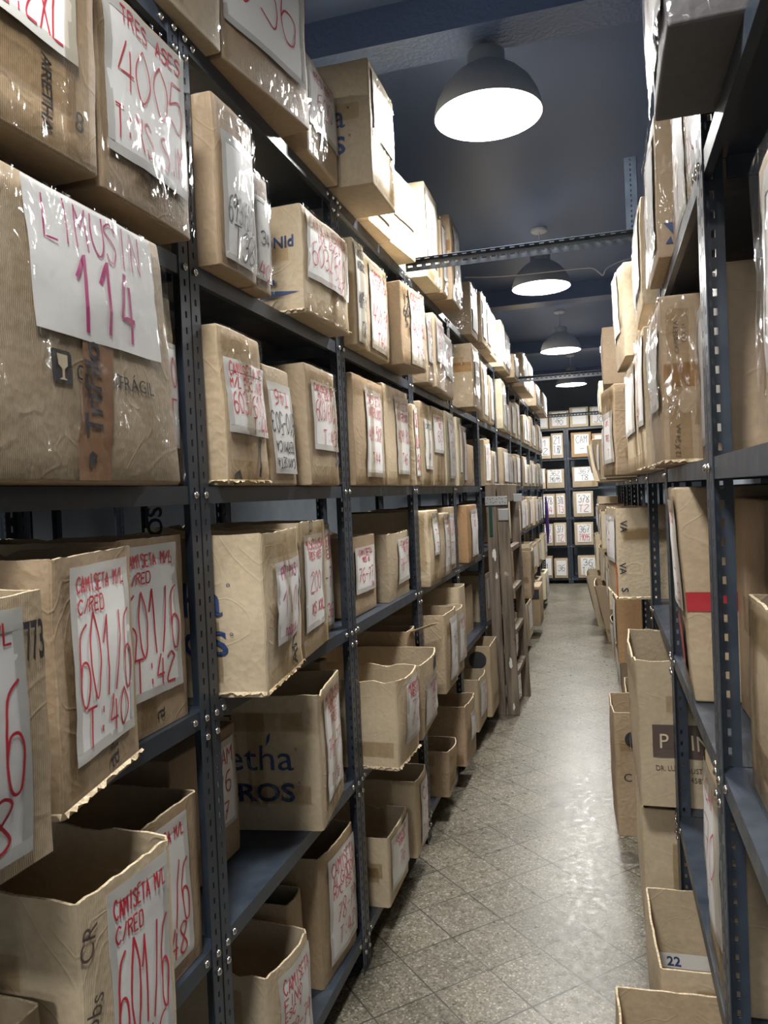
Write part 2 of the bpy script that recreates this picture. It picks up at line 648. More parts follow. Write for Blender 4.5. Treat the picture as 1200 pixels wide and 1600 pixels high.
def gusset_mesh():
    mb = MB()
    mb.prism([(0, 0, 0), (.062, 0, 0), (.07, 0, -.018), (.0, 0, -.036)], (0, -.0015, 0))
    return mb.mesh('gusset', 'rack_paint')


def rack_unit(label, loc, rz, levels, bolts=2, holes=True, back_holes=False, shelves=None, group='grey blue steel shelving bays'):
    root = thing('shelving_unit', label, 'shelving', loc, rz, group)
    for (x, y, sx, sy) in ((.0015, 0, 1, 1), (W - .0015, 0, -1, 1), (.0015, DEP, 1, -1), (W - .0015, DEP, -1, -1)):
        h = holes if y == 0 else back_holes
        link('post', PH[h][(sx, sy)], root, (x, y, 0))
    for k in sorted(levels):
        link('shelf', SHELF, root, (0, 0, levels[k]))
        if bolts:
            for x in (.02, W - .02):
                link('bolt', BOLT, root, (x, -.0022, levels[k] - .018), (pi / 2, 0, 0))
            if bolts > 1 and k in (1, 2, 3, 6):
                for x in (.058, W - .058):
                    link('bolt', BOLT, root, (x, .0025, levels[k] - .018), (pi / 2, 0, 0))
                for x in (.02, W - .02):
                    link('bolt', BOLT, root, (x, -.0022, levels[k] - .056), (pi / 2, 0, 0))
    return root


ORD = ['first', 'second', 'third', 'fourth', 'fifth', 'sixth', 'seventh', 'eighth', 'ninth', 'tenth', 'eleventh', 'twelfth']
NB = 11
for k in range(NB):                       # ladder-side rack, bay k starts at post k
    y = Y0 + (k - 1) * W
    rack_unit('dark blue steel shelving unit, %s bay of the long ladder-side rack' % ORD[k], (A, y, 0), pi / 2, SZ,
              bolts=2 if k < 4 else (1 if k < 8 else 0), holes=True, back_holes=k < 3)
for k in range(NB):                       # opposite rack: local x runs towards the viewer
    y = Y0 + k * W
    rack_unit('dark blue steel shelving unit, %s bay of the rack facing the ladder' % ORD[k], (B, y, 0), -pi / 2, RZ,
              bolts=2 if k < 3 else (1 if k < 6 else 0), holes=True, back_holes=False)
BKY = 12.40
BKX = (-2.372, -1.452, -.532, .388)
for i, x in enumerate(BKX):
    rack_unit('dark blue steel shelving unit across the aisle end, ' + ['hidden corner bay', 'bay behind the long rack', 'bay with the 362 and 378 boxes', 'bay behind the opposite rack'][i],
              (x - .0, BKY, 0), 0, {1: .0922, 2: .6127, 3: 1.0606, 4: 1.5277, 5: 2.0038, 6: 2.4788}, bolts=1, holes=True)
for k in range(5):
    rack_unit('steel shelving unit standing in the neighbouring aisle, seen through gaps, %s bay' % ORD[k], (-2.75, .2 + k * W, 0), pi / 2, SZ, bolts=0, holes=True)


def slotted_bar(label, loc, length, rot=(0, 0, 0)):
    """angle bar along +x: a vertical pierced flange and a pierced top flange"""
    mb = MB()
    slotted_flange(mb, (0, 0, 0), (0, 0, 1), (1, 0, 0), length, .042, .04, .008, .02, .002, .021)
    slotted_flange(mb, (0, 0, .042), (0, -1, 0), (1, 0, 0), length, .04, .04, .008, .02, .002, .02)
    o = mb.obj('slotted_crossbar', 'rack_paint')
    o.location = loc
    o.rotation_euler = rot
    tag(o, label, 'crossbar', 'slotted crossbars tying the two racks')
    return o


for i, (k, lab) in enumerate(((3, 'slotted steel crossbar spanning the aisle below the second lamp, longest in view'),
                              (7, 'slotted steel crossbar spanning the aisle near the smallest lamp'),
                              (11, 'slotted steel crossbar in front of the end rack top shelf'))):
    slotted_bar(lab, (A - .0, Y0 + (k - 1) * W, 2.49), B - A)
# upright angle that carries the first crossbar above the opposite rack
mb = MB()
slotted_flange(mb, (0, 0, 0), (1, 0, 0), (0, 0, 1), .28, .045, .02, .006, .010, .002, .022)
slotted_flange(mb, (.045, 0, 0), (0, 1, 0), (0, 0, 1), .28, .045, .02, .006, .010, .002, .022)
o = mb.obj('slotted_upright', 'rack_paint')
o.location = (B - .047, Y0 + 2 * W - .05, 2.53)
tag(o, 'short slotted steel upright at the crossbar end above the opposite rack', 'upright')

# ------------------------------------------------------------------ marker handwriting (stroke letters)
GLY = {'A': '00 26 40|12 32', 'B': '00 06|~06 36 45 34 03|~03 34 42 30 00', 'C': '~45 26 04 02 20 41', 'D': '00 06|~06 36 44 42 30 00',
       'E': '46 06 00 40|03 33', 'F': '46 06 00|03 33', 'G': '~45 26 04 02 20 41 43|43 23', 'H': '00 06|40 46|03 43', 'I': '20 26',
       'J': '~46 42 30 10 01', 'K': '00 06|46 03 40', 'L': '06 00 40', 'M': '00 06 23 46 40', 'N': '00 06 40 46', 'O': '~26 04 02 20 42 44 26',
       'P': '00 06|~06 36 45 34 03', 'Q': '~26 04 02 20 42 44 26|21 40', 'R': '00 06|~06 36 45 34 03|23 40', 'S': '~45 26 05 14 33 42 30 10 01',
       'T': '06 46|26 20', 'U': '~06 02 20 42 46', 'V': '06 20 46', 'W': '06 10 23 30 46', 'X': '00 46|06 40', 'Y': '06 23 46|23 20',
       'Z': '06 46 00 40', '0': '~26 04 02 20 42 44 26', '1': '04 26 20', '2': '~05 26 45 34 01 00|00 40', '3': '~05 26 45 33 23|~23 43 41 20 01',
       '4': '26 02 42|35 30', '5': '46 16 03|~03 34 42 30 01', '6': '~46 15 02 10 30 42 33 13 02', '7': '06 46 10|13 33',
       '8': '~23 05 26 45 23 01 20 41 23', '9': '~44 26 04 13 34 45|~45 43 20', '.': '20 21', '-': '03 43', '/': '00 46', ':': '21 22|24 25',
       'a': '~43 24 02 10 30 42|44 40', 's': '~43 24 03 32 20 01', 'o': '~24 02 20 42 24'}


def crom(P, n=5):
    out = []
    for i in range(len(P) - 1):
        p0 = P[max(0, i - 1)]
        p1, p2 = P[i], P[i + 1]
        p3 = P[min(len(P) - 1, i + 2)]
        for k in range(n):
            s = k / n
            out.append(tuple(.5 * (2 * b_ + (c_ - a) * s + (2 * a - 5 * b_ + 4 * c_ - d_) * s * s + (3 * b_ - a - 3 * c_ + d_) * s ** 3)
                             for a, b_, c_, d_ in zip(p0, p1, p2, p3)))
    out.append(P[-1])
    return out


def write(mb, text, x0, z0, w, h, pen, fn, rng):
    """strokes of text into rectangle (x0,z0,w,h) of a surface; fn(s,t)->3d point"""
    n = max(1, len(text))
    cw = w / n
    for i, ch in enumerate(text):
        g = GLY.get(ch)
        if not g:
            continue
        jx, jz = rng.uniform(-.06, .06) * cw, rng.uniform(-.03, .03) * h
        sl = rng.uniform(-.02, .1)
        hs = rng.uniform(.92, 1.06)
        for st in g.split('|'):
            sm = st[0] == '~'
            P = [(int(p[0]) / 4, int(p[1]) / 6) for p in st.lstrip('~').split()]
            if sm:
                P = crom(P)
            else:
                Q = []
                for a, b_ in zip(P[:-1], P[1:]):
                    for k in range(3):
                        Q.append((a[0] + (b_[0] - a[0]) * k / 3, a[1] + (b_[1] - a[1]) * k / 3))
                P = Q + [P[-1]]
            P = [(x0 + jx + cw * (i + .12 + .74 * (p[0] + sl * (p[1] - .5))), z0 + jz + h * p[1] * hs) for p in P]
            o = len(mb.v)
            for k, p in enumerate(P):
                a, c = P[max(0, k - 1)], P[min(len(P) - 1, k + 1)]
                dx, dz = c[0] - a[0], c[1] - a[1]
                L = math.hypot(dx, dz) or 1
                nx, nz = -dz / L * pen / 2, dx / L * pen / 2
                mb.v.append(fn(p[0] - nx, p[1] - nz))
                mb.v.append(fn(p[0] + nx, p[1] + nz))
            for k in range(len(P) - 1):
                q = o + 2 * k
                mb.f.append((q, q + 2, q + 3, q + 1))
                mb.m.append(0)


FONTS = {}


def font_mesh(text, bold):
    key = (text, bold)
    if key not in FONTS:
        cu = bpy.data.curves.new('lettering', 'FONT')
        cu.body = text
        cu.size = 1.0
        cu.offset = .022 if bold else 0.0
        cu.resolution_u = 3
        ob = bpy.data.objects.new('lettering_tmp', cu)
        me = bpy.data.meshes.new_from_object(ob)
        FONTS[key] = ([tuple(v.co) for v in me.vertices], [tuple(p.vertices) for p in me.polygons])
        bpy.data.objects.remove(ob)
        bpy.data.meshes.remove(me)
    return FONTS[key]


def printed(mb, text, s0, t0, height, fn, rot=0, bold=False, stretch=1.0, mi=0):
    """type set flat on a surface. rot in degrees, anchored at its lower left"""
    V, Fs = font_mesh(text, bold)
    o = len(mb.v)
    a = radians(rot)
    k = height / .7
    for x, y, _ in V:
        x, y = x * k * stretch, y * k
        mb.v.append(fn(s0 + x * cos(a) - y * sin(a), t0 + x * sin(a) + y * cos(a)))
    for f in Fs:
        mb.f.append(tuple(o + i for i in f))
        mb.m.append(mi)


# ------------------------------------------------------------------ cartons


class Carton:
    """local frame: x across the front 0..w, y into the shelf 0..d (front face y=0), z up 0..h"""

    def __init__(s, w, h, d, seed, bulge=.008, lean=0.0, bow=0.0, crumple=.0042, skew=0.0):
        s.w, s.h, s.d = w, h, d
        s.b, s.l, s.bow, s.c, s.k = bulge, lean, bow, crumple, skew
        s.o = Vector((seed * 3.17 % 91, seed * 1.73 % 77, seed * .77 % 53))

    def D(s, x, y, z):
        fu, fv = min(1, max(0, x / s.w)), min(1, max(0, z / s.h))
        fd = min(1, max(0, 1 - y / s.d))
        dy = s.b * sin(pi * fu) * sin(pi * fv) * fd * fd + s.l * fv * fd + s.bow * sin(pi * fu) * fv * fd
        n = noise.noise_vector(Vector((x, y, z)) * 7.0 + s.o)
        n2 = noise.noise_vector(Vector((x, y, z)) * 19.0 + s.o)
        e = min(1.0, z / .04)
        n3 = noise.noise_vector(Vector((x, y, z)) * 41.0 + s.o)
        q = (n * .9 + n2 * .5 + n3 * .22) * s.c
        return (x + q.x * e + s.k * fv, y - dy + q.y * e, z + q.z * e * .4)

    def front(s, e=.0015):
        return lambda a, b: s.D(a, -e, b)

    def near(s, e=.0015):            # face at x=0, seen reading from the back to the front
        return lambda a, b: s.D(-e, s.d - a, b)

    def nearR(s, e=.0015):           # face at x=w, reading from the front to the back
        return lambda a, b: s.D(s.w + e, a, b)


def seq(L, r, n):
    return [0, r * .35, r] + [r + (L - 2 * r) * k / n for k in range(1, n)] + [L - r, L - r * .35, L]


def closed_carton(c, mat, lod):
    r = .006
    n = (11, 4, 1)[lod]
    mb = MB()
    X, Y, Z = seq(c.w, r, n), seq(c.d, r, max(1, n // 2)), seq(c.h, r, n)
    idx = {}

    def P(i, j, k):
        key = (i, j, k)
        if key not in idx:
            p = Vector((X[i], Y[j], Z[k]))
            q = Vector((min(max(p.x, r), c.w - r), min(max(p.y, r), c.d - r), min(max(p.z, r), c.h - r)))
            dd = p - q
            if dd.length > 1e-9:
                p = q + dd.normalized() * r
            idx[key] = len(mb.v)
            mb.v.append(c.D(*p))
        return idx[key]
    a, b_, d_ = len(X) - 1, len(Y) - 1, len(Z) - 1
    for j in range(b_):
        for k in range(d_):
            mb.f += [(P(0, j, k), P(0, j, k + 1), P(0, j + 1, k + 1), P(0, j + 1, k)), (P(a, j, k), P(a, j + 1, k), P(a, j + 1, k + 1), P(a, j, k + 1))]
    for i in range(a):
        for k in range(d_):
            mb.f += [(P(i, 0, k), P(i + 1, 0, k), P(i + 1, 0, k + 1), P(i, 0, k + 1)), (P(i, b_, k), P(i, b_, k + 1), P(i + 1, b_, k + 1), P(i + 1, b_, k))]
    for i in range(a):
        for j in range(b_):
            mb.f += [(P(i, j, 0), P(i, j + 1, 0), P(i + 1, j + 1, 0), P(i + 1, j, 0)), (P(i, j, d_), P(i + 1, j, d_), P(i + 1, j + 1, d_), P(i, j + 1, d_))]
    mb.m = [0] * len(mb.f)
    return mb, [mat]


def open_carton(c, mat, lod, rng, rag=.004, tall_back=0.0):
    T = .005
    n = (12, 5, 2)[lod]
    r = .006

    def ring(ins):
        w, d = c.w, c.d
        pts = []
        for (x0, y0, x1, y1) in ((r, ins, w - r, ins), (w - ins, r, w - ins, d - r), (w - r, d - ins, r, d - ins), (ins, d - r, ins, r)):
            for k in range(n + 1):
                f = k / n
                pts.append((x0 + (x1 - x0) * f, y0 + (y1 - y0) * f))
        return pts
    R0, R1 = ring(0), ring(T)
    N = len(R0)
    rim = [c.h + .3 * rng.uniform(-rag, rag) + (tall_back if p[1] > c.d * .5 else 0) for p in R0]
    for k in range(N):   # a few torn nicks
        if rng.random() < rag * 9:
            rim[k] -= rng.uniform(.004, .012)
    nz = (8, 3, 2)[lod]
    mb = MB()

    def col(pts, zs):
        o = len(mb.v)
        for k in range(N):
            for z in zs(k):
                mb.v.append(c.D(pts[k][0], pts[k][1], z))
        return o
    o = col(R0, lambda k: [rim[k] * q / nz for q in range(nz + 1)])
    i_ = col(R1, lambda k: [.006 + (rim[k] - .006) * q / nz for q in range(nz + 1)])
    s = nz + 1
    for k in range(N):
        k2 = (k + 1) % N
        for q in range(nz):
            mb.f.append((o + k * s + q, o + k2 * s + q, o + k2 * s + q + 1, o + k * s + q + 1))
            mb.m.append(0)
            mb.f.append((i_ + k2 * s + q, i_ + k * s + q, i_ + k * s + q + 1, i_ + k2 * s + q + 1))
            mb.m.append(0)
        mb.f.append((o + k * s + nz, o + k2 * s + nz, i_ + k2 * s + nz, i_ + k * s + nz))
        mb.m.append(1)
    mb.f.append(tuple(o + k * s for k in range(N - 1, -1, -1)))
    mb.f.append(tuple(i_ + k * s for k in range(N)))
    mb.m += [0, 0]
    return mb, [mat, 'corrugated_edge']


TAU = 2 * pi
NSEED = [0]
LEVEL = {1: 'bottom', 2: 'knee-high', 3: 'waist-high', 4: 'eye-level', 5: 'upper', 6: 'top'}


def carton(label, corner, rz, w, h, d, tone=0, style='closed', paper=None, lines=(), pen='red', tp='auto', prints=(),
           lod=0, group=None, seed=None, border=True, rag=.004, tall_back=0.0, near_tape=False, flip=False, patches=None, torn=False, **kw):
    NSEED[0] += 1
    seed = seed or NSEED[0]
    rng = random.Random(seed * 7 + 1)
    root = thing('cardboard_box', label, 'box', corner, rz, group)
    c = Carton(w, h, d, seed, **kw)
    if style == 'closed':
        mb, mats = closed_carton(c, CB[tone], lod)
    else:
        mb, mats = open_carton(c, CB[tone], lod, rng, rag, tall_back)
    body = mb.obj('carton', mats, root, True)
    try:
        body.data.set_sharp_from_angle(angle=radians(55))
    except Exception:
        pass
    fr = c.front
    if paper:
        px0, pz0, px1, pz1 = paper
        px0, px1, pz0, pz1 = px0 * w, px1 * w, pz0 * h, pz1 * h
        pw, ph = px1 - px0, pz1 - pz0
        tilt = rng.uniform(-.02, .02)
        o2 = Vector((seed, 3.1, 7.7))
        amp = .0016 if lod == 0 else .001

        def sheet(e):
            def f(a, b_):
                q = noise.noise(Vector((a, 0, b_)) * 9 + o2)
                return c.D(a + tilt * (b_ - pz0), -.003 - e - amp * (1 + q), b_)
            return f
        mb = MB()
        f0 = sheet(0)
        nn = (8, 5, 2)[lod]
        mb.quadgrid(lambda a, b_: f0(px0 + pw * a, pz0 + ph * b_), nn, nn)
        pap = mb.obj('paper_label', 'paper', root, True)
        if border and lod == 0:   # the taped down strip along the edges of the sheet
            mb = MB()
            f1 = sheet(.0005)
            m_ = min(.016, pw * .09)
            for a0, b0, a1, b1 in ((0, 0, pw, m_), (0, ph - m_ * 1.6, pw, ph), (0, m_, m_, ph - m_ * 1.6), (pw - m_, m_, pw, ph - m_ * 1.6)):
                mb.quadgrid(lambda a, b_: f1(px0 + a0 + (a1 - a0) * a, pz0 + b0 + (b1 - b0) * b_), 8, 8)
            mb.obj('label_margin', 'paper_border', pap, True)
        if lines:
            per = {}
            fw = sheet(.0012)
            for ln in lines:
                txt, zc, hh = ln[:3]
                cl = ln[3] if len(ln) > 3 else pen
                x0f, x1f = (ln[4], ln[5]) if len(ln) > 5 else (.08, .92)
                wmax = pw * (x1f - x0f)
                nat = len(txt) * hh * ph * .62
                ww = min(wmax, nat * 1.25)
                xx = px0 + pw * x0f + (wmax - ww) / 2
                mbw = per.setdefault((cl, zc), MB())
                pn = min(max(.0031, hh * ph * .032), .0042) * (ln[6] if len(ln) > 6 else 1)
                g_ = (lambda a, b_: fw(px0 + px1 - a, pz0 + pz1 - b_)) if flip else fw
                write(mbw, txt, xx, pz0 + ph * ((1 - zc if flip else zc) - hh / 2), ww, hh * ph, pn, g_, rng)
            for (cl, _z), mbw in per.items():
                if mbw.f:
                    mbw.obj('handwritten_lettering', cl + '_marker', pap)
    if tp == 'auto':
        tp = 'film' if rng.random() < .3 else 'bands'
    if lod == 2 and tp == 'bands':
        tp = None
    if tp == 'film' or tp == 'front':
        mb = MB()
        f1 = c.front(.0075)
        nn = (10, 6, 3)[lod]
        mb.quadgrid(lambda a, b_: f1(w * (-.005 + 1.01 * a), h * (.01 + .98 * b_)), nn, nn)
        if tp == 'film':
            # wraps the visible side edge as well
            f2 = (c.near if rz > 1 else c.nearR)(.005)
            dd = min(d, .13)
            if rz > 1:
                mb.quadgrid(lambda a, b_: f2(d - dd + dd * 1.02 * a, h * (.01 + .98 * b_)), 4, nn)
            else:
                mb.quadgrid(lambda a, b_: f2(dd * a, h * (.01 + .98 * b_)), 4, nn)
        mb.obj('clear_film', 'stretch_film', root, True)
    elif tp == 'bands':
        mb = MB()
        f1 = c.front(.0068)
        bw = min(.05, h * .2)
        for z0, z1 in ((h * .985 - bw, h * .995), (h * .01, h * .01 + bw)):
            mb.quadgrid(lambda a, b_: f1(w * (.01 + .98 * a), z0 + (z1 - z0) * b_), 8, 3)
        x0 = w * .5 - .024 if rng.random() < .5 else w * .93 - .048
        mb.quadgrid(lambda a, b_: f1(x0 + .048 * a, h * (.02 + .96 * b_)), 3, 8)
        mb.obj('clear_tape', 'clear_tape', root, True)
    if near_tape:
        mb = MB()
        fS = (c.near if rz > 1 else c.nearR)(.0025)
        z0 = h * rng.uniform(.4, .6)
        mb.quadgrid(lambda a, b_: fS(d * (.01 + .98 * a), z0 + .055 * b_), 6, 2)
        mb.obj('packing_tape', 'brown_tape', root, True)
    if torn:       # frayed fibres along the bottom front edge
        N = 26
        for side in range(2):
            mb = MB()
            L = w if side == 0 else min(d, .16)
            pts = []
            for k in range(N + 1):
                a = L * k / N
                u, v = rng.uniform(.001, .006), rng.uniform(.004, .010)
                if noise.noise(Vector((k * .35, seed, side))) < -.12:
                    u, v = .0005, .011
                if side == 0:
                    pts.append((c.D(a, -.002, .012), c.D(a, -.004 - u, v)))
                else:
                    pts.append((c.D(-.002, a, .012) if rz > 1 else c.D(w + .002, a, .012), c.D(-.004 - u, a, v) if rz > 1 else c.D(w + .004 + u, a, v)))
            for k in range(N):
                mb.face([pts[k][0], pts[k + 1][0], pts[k + 1][1], pts[k][1]])
            mb.obj('torn_edge', 'corrugated_edge', root)
    if patches is None:
        patches = 3 if lod == 0 else (1 if lod == 1 else 0)
    for k in range(patches):
        onf = rng.random() < .4
        L = w if onf else d
        fS = c.front(.0026 + .0004 * k) if onf else (c.near if rz > 1 else c.nearR)(.0026 + .0004 * k)
        vert = rng.random() < .5
        sw, sh = (.05, rng.uniform(.3, .9) * h) if vert else (rng.uniform(.3, .9) * L, .05)
        sw, sh = min(sw, L * .9), min(sh, h * .9)
        s0, t0 = rng.uniform(.02, .97 - sw / L) * L, rng.uniform(.02, .97 - sh / h) * h
        mb = MB()
        mb.quadgrid(lambda a, b_: fS(s0 + sw * a, t0 + sh * b_), 6, 6)
        mb.obj('clear_tape', 'clear_tape', root, True)
    for p in prints:
        p(c, root, body)
    return root, c


def ink(face, mat, items, name='printed_lettering', e=.0022):
    """printed lettering / marks on one face; items: ('t',text,s,t,height,rot,bold,stretch) in fractions of face, or ('poly',[(s,t)..])"""
    def go(c, root, body):
        fn = getattr(c, face)(e)
        L = c.w if face == 'front' else c.d
        for it in items:
            mb = MB()
            if it[0] == 'tr':      # right-aligned: s is the right end
                _, txt, s, t_, hh, rot, bold = it[:7]
                st = it[7] if len(it) > 7 else 1.0
                V, _f = font_mesh(txt, bold)
                printed(mb, txt, s * L - max(v[0] for v in V) * hh / .7 * st, t_ * c.h, hh, fn, rot, bold, st)
            elif it[0] == 't':
                _, txt, s, t_, hh, rot, bold = it[:7]
                st = it[7] if len(it) > 7 else 1.0
                printed(mb, txt, s * L, t_ * c.h, hh, fn, rot, bold, st)
            elif len(it[1]) == 4:
                q0, q1, q2, q3 = [Vector(q) for q in it[1]]

                def bil(a, b_):
                    p = q0.lerp(q1, a).lerp(q3.lerp(q2, a), b_)
                    return fn(p.x * L, p.y * c.h)
                mb.quadgrid(bil, 8, 8)
            else:
                mb.face([fn(a * L, b_ * c.h) for a, b_ in it[1]])
            mb.obj(name, mat, body)
    return go


def ringpts(cx, cy, rx, ry, n=28):
    return [(cx + rx * cos(TAU * k / n), cy + ry * sin(TAU * k / n)) for k in range(n)]


def bay_limits(y):
    k = math.floor((y - Y0) / W)
    return Y0 + k * W + FL + .004, Y0 + (k + 1) * W - FL - .004


def left_box(shelf, p0, p1, ztop, label, d=.42, **kw):
    """front corners p0 (towards viewer) and p1, both (X, Y); front face looks into the aisle"""
    z = SZ[shelf] + .0012
    if shelf < 6:
        lo, hi = bay_limits((p0[1] + p1[1]) / 2)
        p0, p1 = (p0[0], min(max(p0[1], lo), hi - .03)), (p1[0], max(min(p1[1], hi), lo + .03))
        ztop = min(ztop, SZ[shelf + 1] - .04)
    v = Vector((p1[0] - p0[0], p1[1] - p0[1]))
    rz = math.atan2(v.y, v.x)
    return carton(label, (p0[0], p0[1], z), rz, v.length, ztop - z, d, **kw)


def right_box(z0, y0, y1, X, ztop, label, d=.42, X1=None, **kw):
    """near end y0, far end y1; local origin is the far front corner"""
    X1 = X if X1 is None else X1
    if z0 > 0:
        lo, hi = bay_limits((y0 + y1) / 2)
        y0, y1 = min(max(y0, lo), hi - .03), max(min(y1, hi), lo + .03)
        up_ = [q for q in RZ.values() if q > z0 + .05]
        ztop = min(ztop, (min(up_) if up_ else 9) - .04)
    else:
        d = min(d, B - .004 - max(X, X1))
    v = Vector((X - X1, y0 - y1))
    rz = math.atan2(v.y, v.x)
    return carton(label, (X1, y1, z0 + .0012), rz, v.length, ztop - z0, d, **kw)


def arr(txt, **k):
    """quick label text layout: list of lines top to bottom"""
    L = txt.split('|')
    n = len(L)
    out = []
    for i, s in enumerate(L):
        out.append((s, 1 - (i + .6) / (n + .25), .62 / n))
    return out


# ------------------------------------------------------------------ boxes on the ladder-side rack
def cam(num, size, top='CAMISETA M/L'):
    return [(top, .905, .085), ('C/RED', .79, .075, 'red', .08, .52), (num, .50, .44, 'red', .05, .97), (size, .16, .21, 'red', .14, .86, 1.3)]


GL = 'stock boxes on the ladder-side rack'
GR = 'stock boxes on the opposite rack'
GB = 'stock boxes on the end rack'

# first bay (mostly beside the viewer)
left_box(5, (-.72, .60), (-.705, .985), 2.36, 'taped box marked T:L XL 2XL on the upper shelf beside the box marked 4005', tone=2, group=GL,
         paper=(.1, .40, .88, 1.02), lines=[('T:L.XL.2XL', .22, .30), ('4003', .7, .4)], tp='bands', bulge=.004, lean=.01,
         prints=[ink('front', 'print_black', [('t', 'ARETHA', .70, .36, .019, -90, True), ('t', '8', .86, .14, .03, 0, False)])])
left_box(5, (-.722, 1.012), (-.722, 1.28), 2.355, 'film-wrapped box with white sheet marked 4005 and sizes XS S M in red', tone=2, group=GL,
         paper=(.06, .20, .93, .965), lines=[('TRES ASES', .90, .10, 'red', .15, .97), ('4005', .60, .34, 'red', .1, .99), ('T:XS.S.M', .20, .20, 'red', .06, .95)], tp='film', bulge=.006)
left_box(4, (-.72, .69), (-.72, 1.20), 1.98, 'big wrinkled box marked LIMUSIN 114 with fragile glass symbol, on the eye-level shelf', tone=0, group=GL,
         paper=(.34, .50, .925, .985), lines=[('LIMUSIN', .80, .30, 'magenta', .10, .88), ('114', .36, .58, 'magenta', .28, .78, 2.0)], tp='front', bulge=.006, skew=-.036, crumple=.005, border=False,
         prints=[ink('front', 'print_black', [('poly', [(.385, .345), (.392, .335), (.458, .335), (.465, .345), (.465, .435), (.458, .445), (.392, .445), (.385, .435)]),
                                              ('t', 'CUIDADO', .485, .36, .021, 0, False, .78), ('t', 'FRÁGIL', .68, .355, .021, 0, False)]),
                 ink('front', 'print_cream', [('poly', [(.405, .43), (.445, .43), (.443, .395), (.430, .383), (.430, .355), (.443, .348), (.407, .348), (.42, .355), (.42, .383), (.407, .395)])], 'glass_symbol', .0032),
                 ink('front', 'brown_tape_print', [('poly', [(.455, .01), (.596, .01), (.67, .53), (.53, .53)])], 'packing_tape', .0035),
                 ink('front', 'print_black', [('t', 'TriFilo', .575, .17, .036, 86, True), ('poly', [(.50, .05), (.525, .06), (.545, .10), (.525, .115), (.51, .10)])], 'tape_lettering', .005)])
left_box(4, (-.80, 1.25), (-.80, 1.328), 1.93, 'thin box edge squeezed between the LIMUSIN box and the first post', tone=4, group=GL, paper=(.15, .2, .95, .75),
         lines=arr('40|T'), tp=None)
left_box(3, (-.802, 1.115), (-.80, 1.322), 1.468, 'box marked 601/6 T:42 at the far end of the waist-high shelf, first bay', tone=2, group=GL, style='open',
         paper=(.0, .19, .86, .965), lines=cam('601/6', 'T:42'), tp=None, bulge=.004,
         prints=[ink('front', 'print_black', [('t', 'a', .56, .05, .035, 90, False)])])
left_box(3, (-.70, .832), (-.752, 1.085), 1.462, 'box marked 601/6 T:40 in tall red numerals, middle of the waist-high shelf', tone=2, torn=True, group=GL, style='open',
         paper=(.14, .17, .88, .955), lines=cam('601/6', 'T:40'), tp=None, bulge=.005, d=.29,
         prints=[ink('front', 'print_black', [('t', 'ar', .66, .05, .04, 90, False)])])
left_box(3, (-.66, .50), (-.655, .765), 1.43, 'box marked T:38 cropped by the picture edge, in front of the T:40 box', tone=0, group=GL, style='open', tp='front',
         paper=(.05, .06, .84, .955), lines=cam('601/6', 'T:38'), bulge=.004,
         prints=[ink('front', 'print_black', [('t', '773', .862, .75, .045, 0, True, .30)])])
left_box(2, (-.712, .862), (-.705, 1.085), .985, 'open box marked 601/6 T:46 with pencil notes, on the knee-high shelf', tone=1, group=GL, style='open', tp=None,
         paper=(.24, -.02 + .05, .90, .965), lines=cam('601/6', 'T:46'), bulge=.004, bow=.006, rag=.006,
         prints=[ink('front', 'print_brown', [('t', 'Dei', .13, .15, .03, 75, False), ('t', 'obs', .11, .45, .026, 75, False), ('t', 'CR', .10, .74, .028, 75, False)])])
left_box(2, (-.80, 1.115), (-.80, 1.332), .955, 'open box marked 601/6 T:48 beside the first post, knee-high shelf', tone=2, group=GL, style='open', tp=None,
         paper=(.04, .10, .78, .95), lines=cam('601/6', 'T:48'), bulge=.003)
left_box(2, (-.752, .50), (-.748, .832), .864, 'low open box at the lower picture corner, nearer than the T:46 box', tone=0, group=GL, style='open', tp=None, lod=0,
         paper=(.1, .1, .7, .85), lines=arr('601|T44'))
left_box(1, (-.90, .93), (-.90, 1.30), .45, 'dark box in shade on the bottom shelf left of the first post', tone=2, group=GL, tp=None, lod=1,
         prints=[ink('front', 'print_black', [('t', 'o', .7, .4, .06, 90, False)])])

# second bay
left_box(5, (-.742, 1.425), (-.742, 1.602), 2.375, 'film-wrapped box marked 693/610 T38 in black beside the first post', tone=2, group=GL, tp='film', bulge=.012,
         paper=(.12, .06, .95, .80), lines=[('693/610', .42, .22, 'black'), ('T38', .16, .24, 'black', .2, .9)])
left_box(5, (-.755, 1.612), (-.752, 1.705), 2.295, 'narrow film-wrapped box with red 40, between the T38 and T.42 boxes', tone=2, group=GL, tp='film',
         paper=(.1, .1, .95, .78), lines=[('34', .5, .16, 'black'), ('40', .12, .2)])
left_box(5, (-.735, 1.875), (-.722, 2.205), 2.305, 'box marked CAMISETA TERMICA 603/610 T.42 with blue print on its side', tone=1, torn=True, group=GL, tp='bands', bulge=.012, crumple=.006,
         paper=(.06, .34, .97, .95), lines=[('CAMISETA TERMICA', .88, .16), ('M/L ESC.V', .70, .13), ('603/610', .43, .36), ('T:42', .13, .24, 'red', .3, .95)],
         prints=[ink('near', 'print_blue', [('tr', 'ONId', .94, .62, .028, 0, True, 1.0), ('poly', [(.72, .28), (.80, .28), (.80, .33), (.72, .33)]), ('poly', [(.70, .16), (.97, .20), (.70, .24)])])])
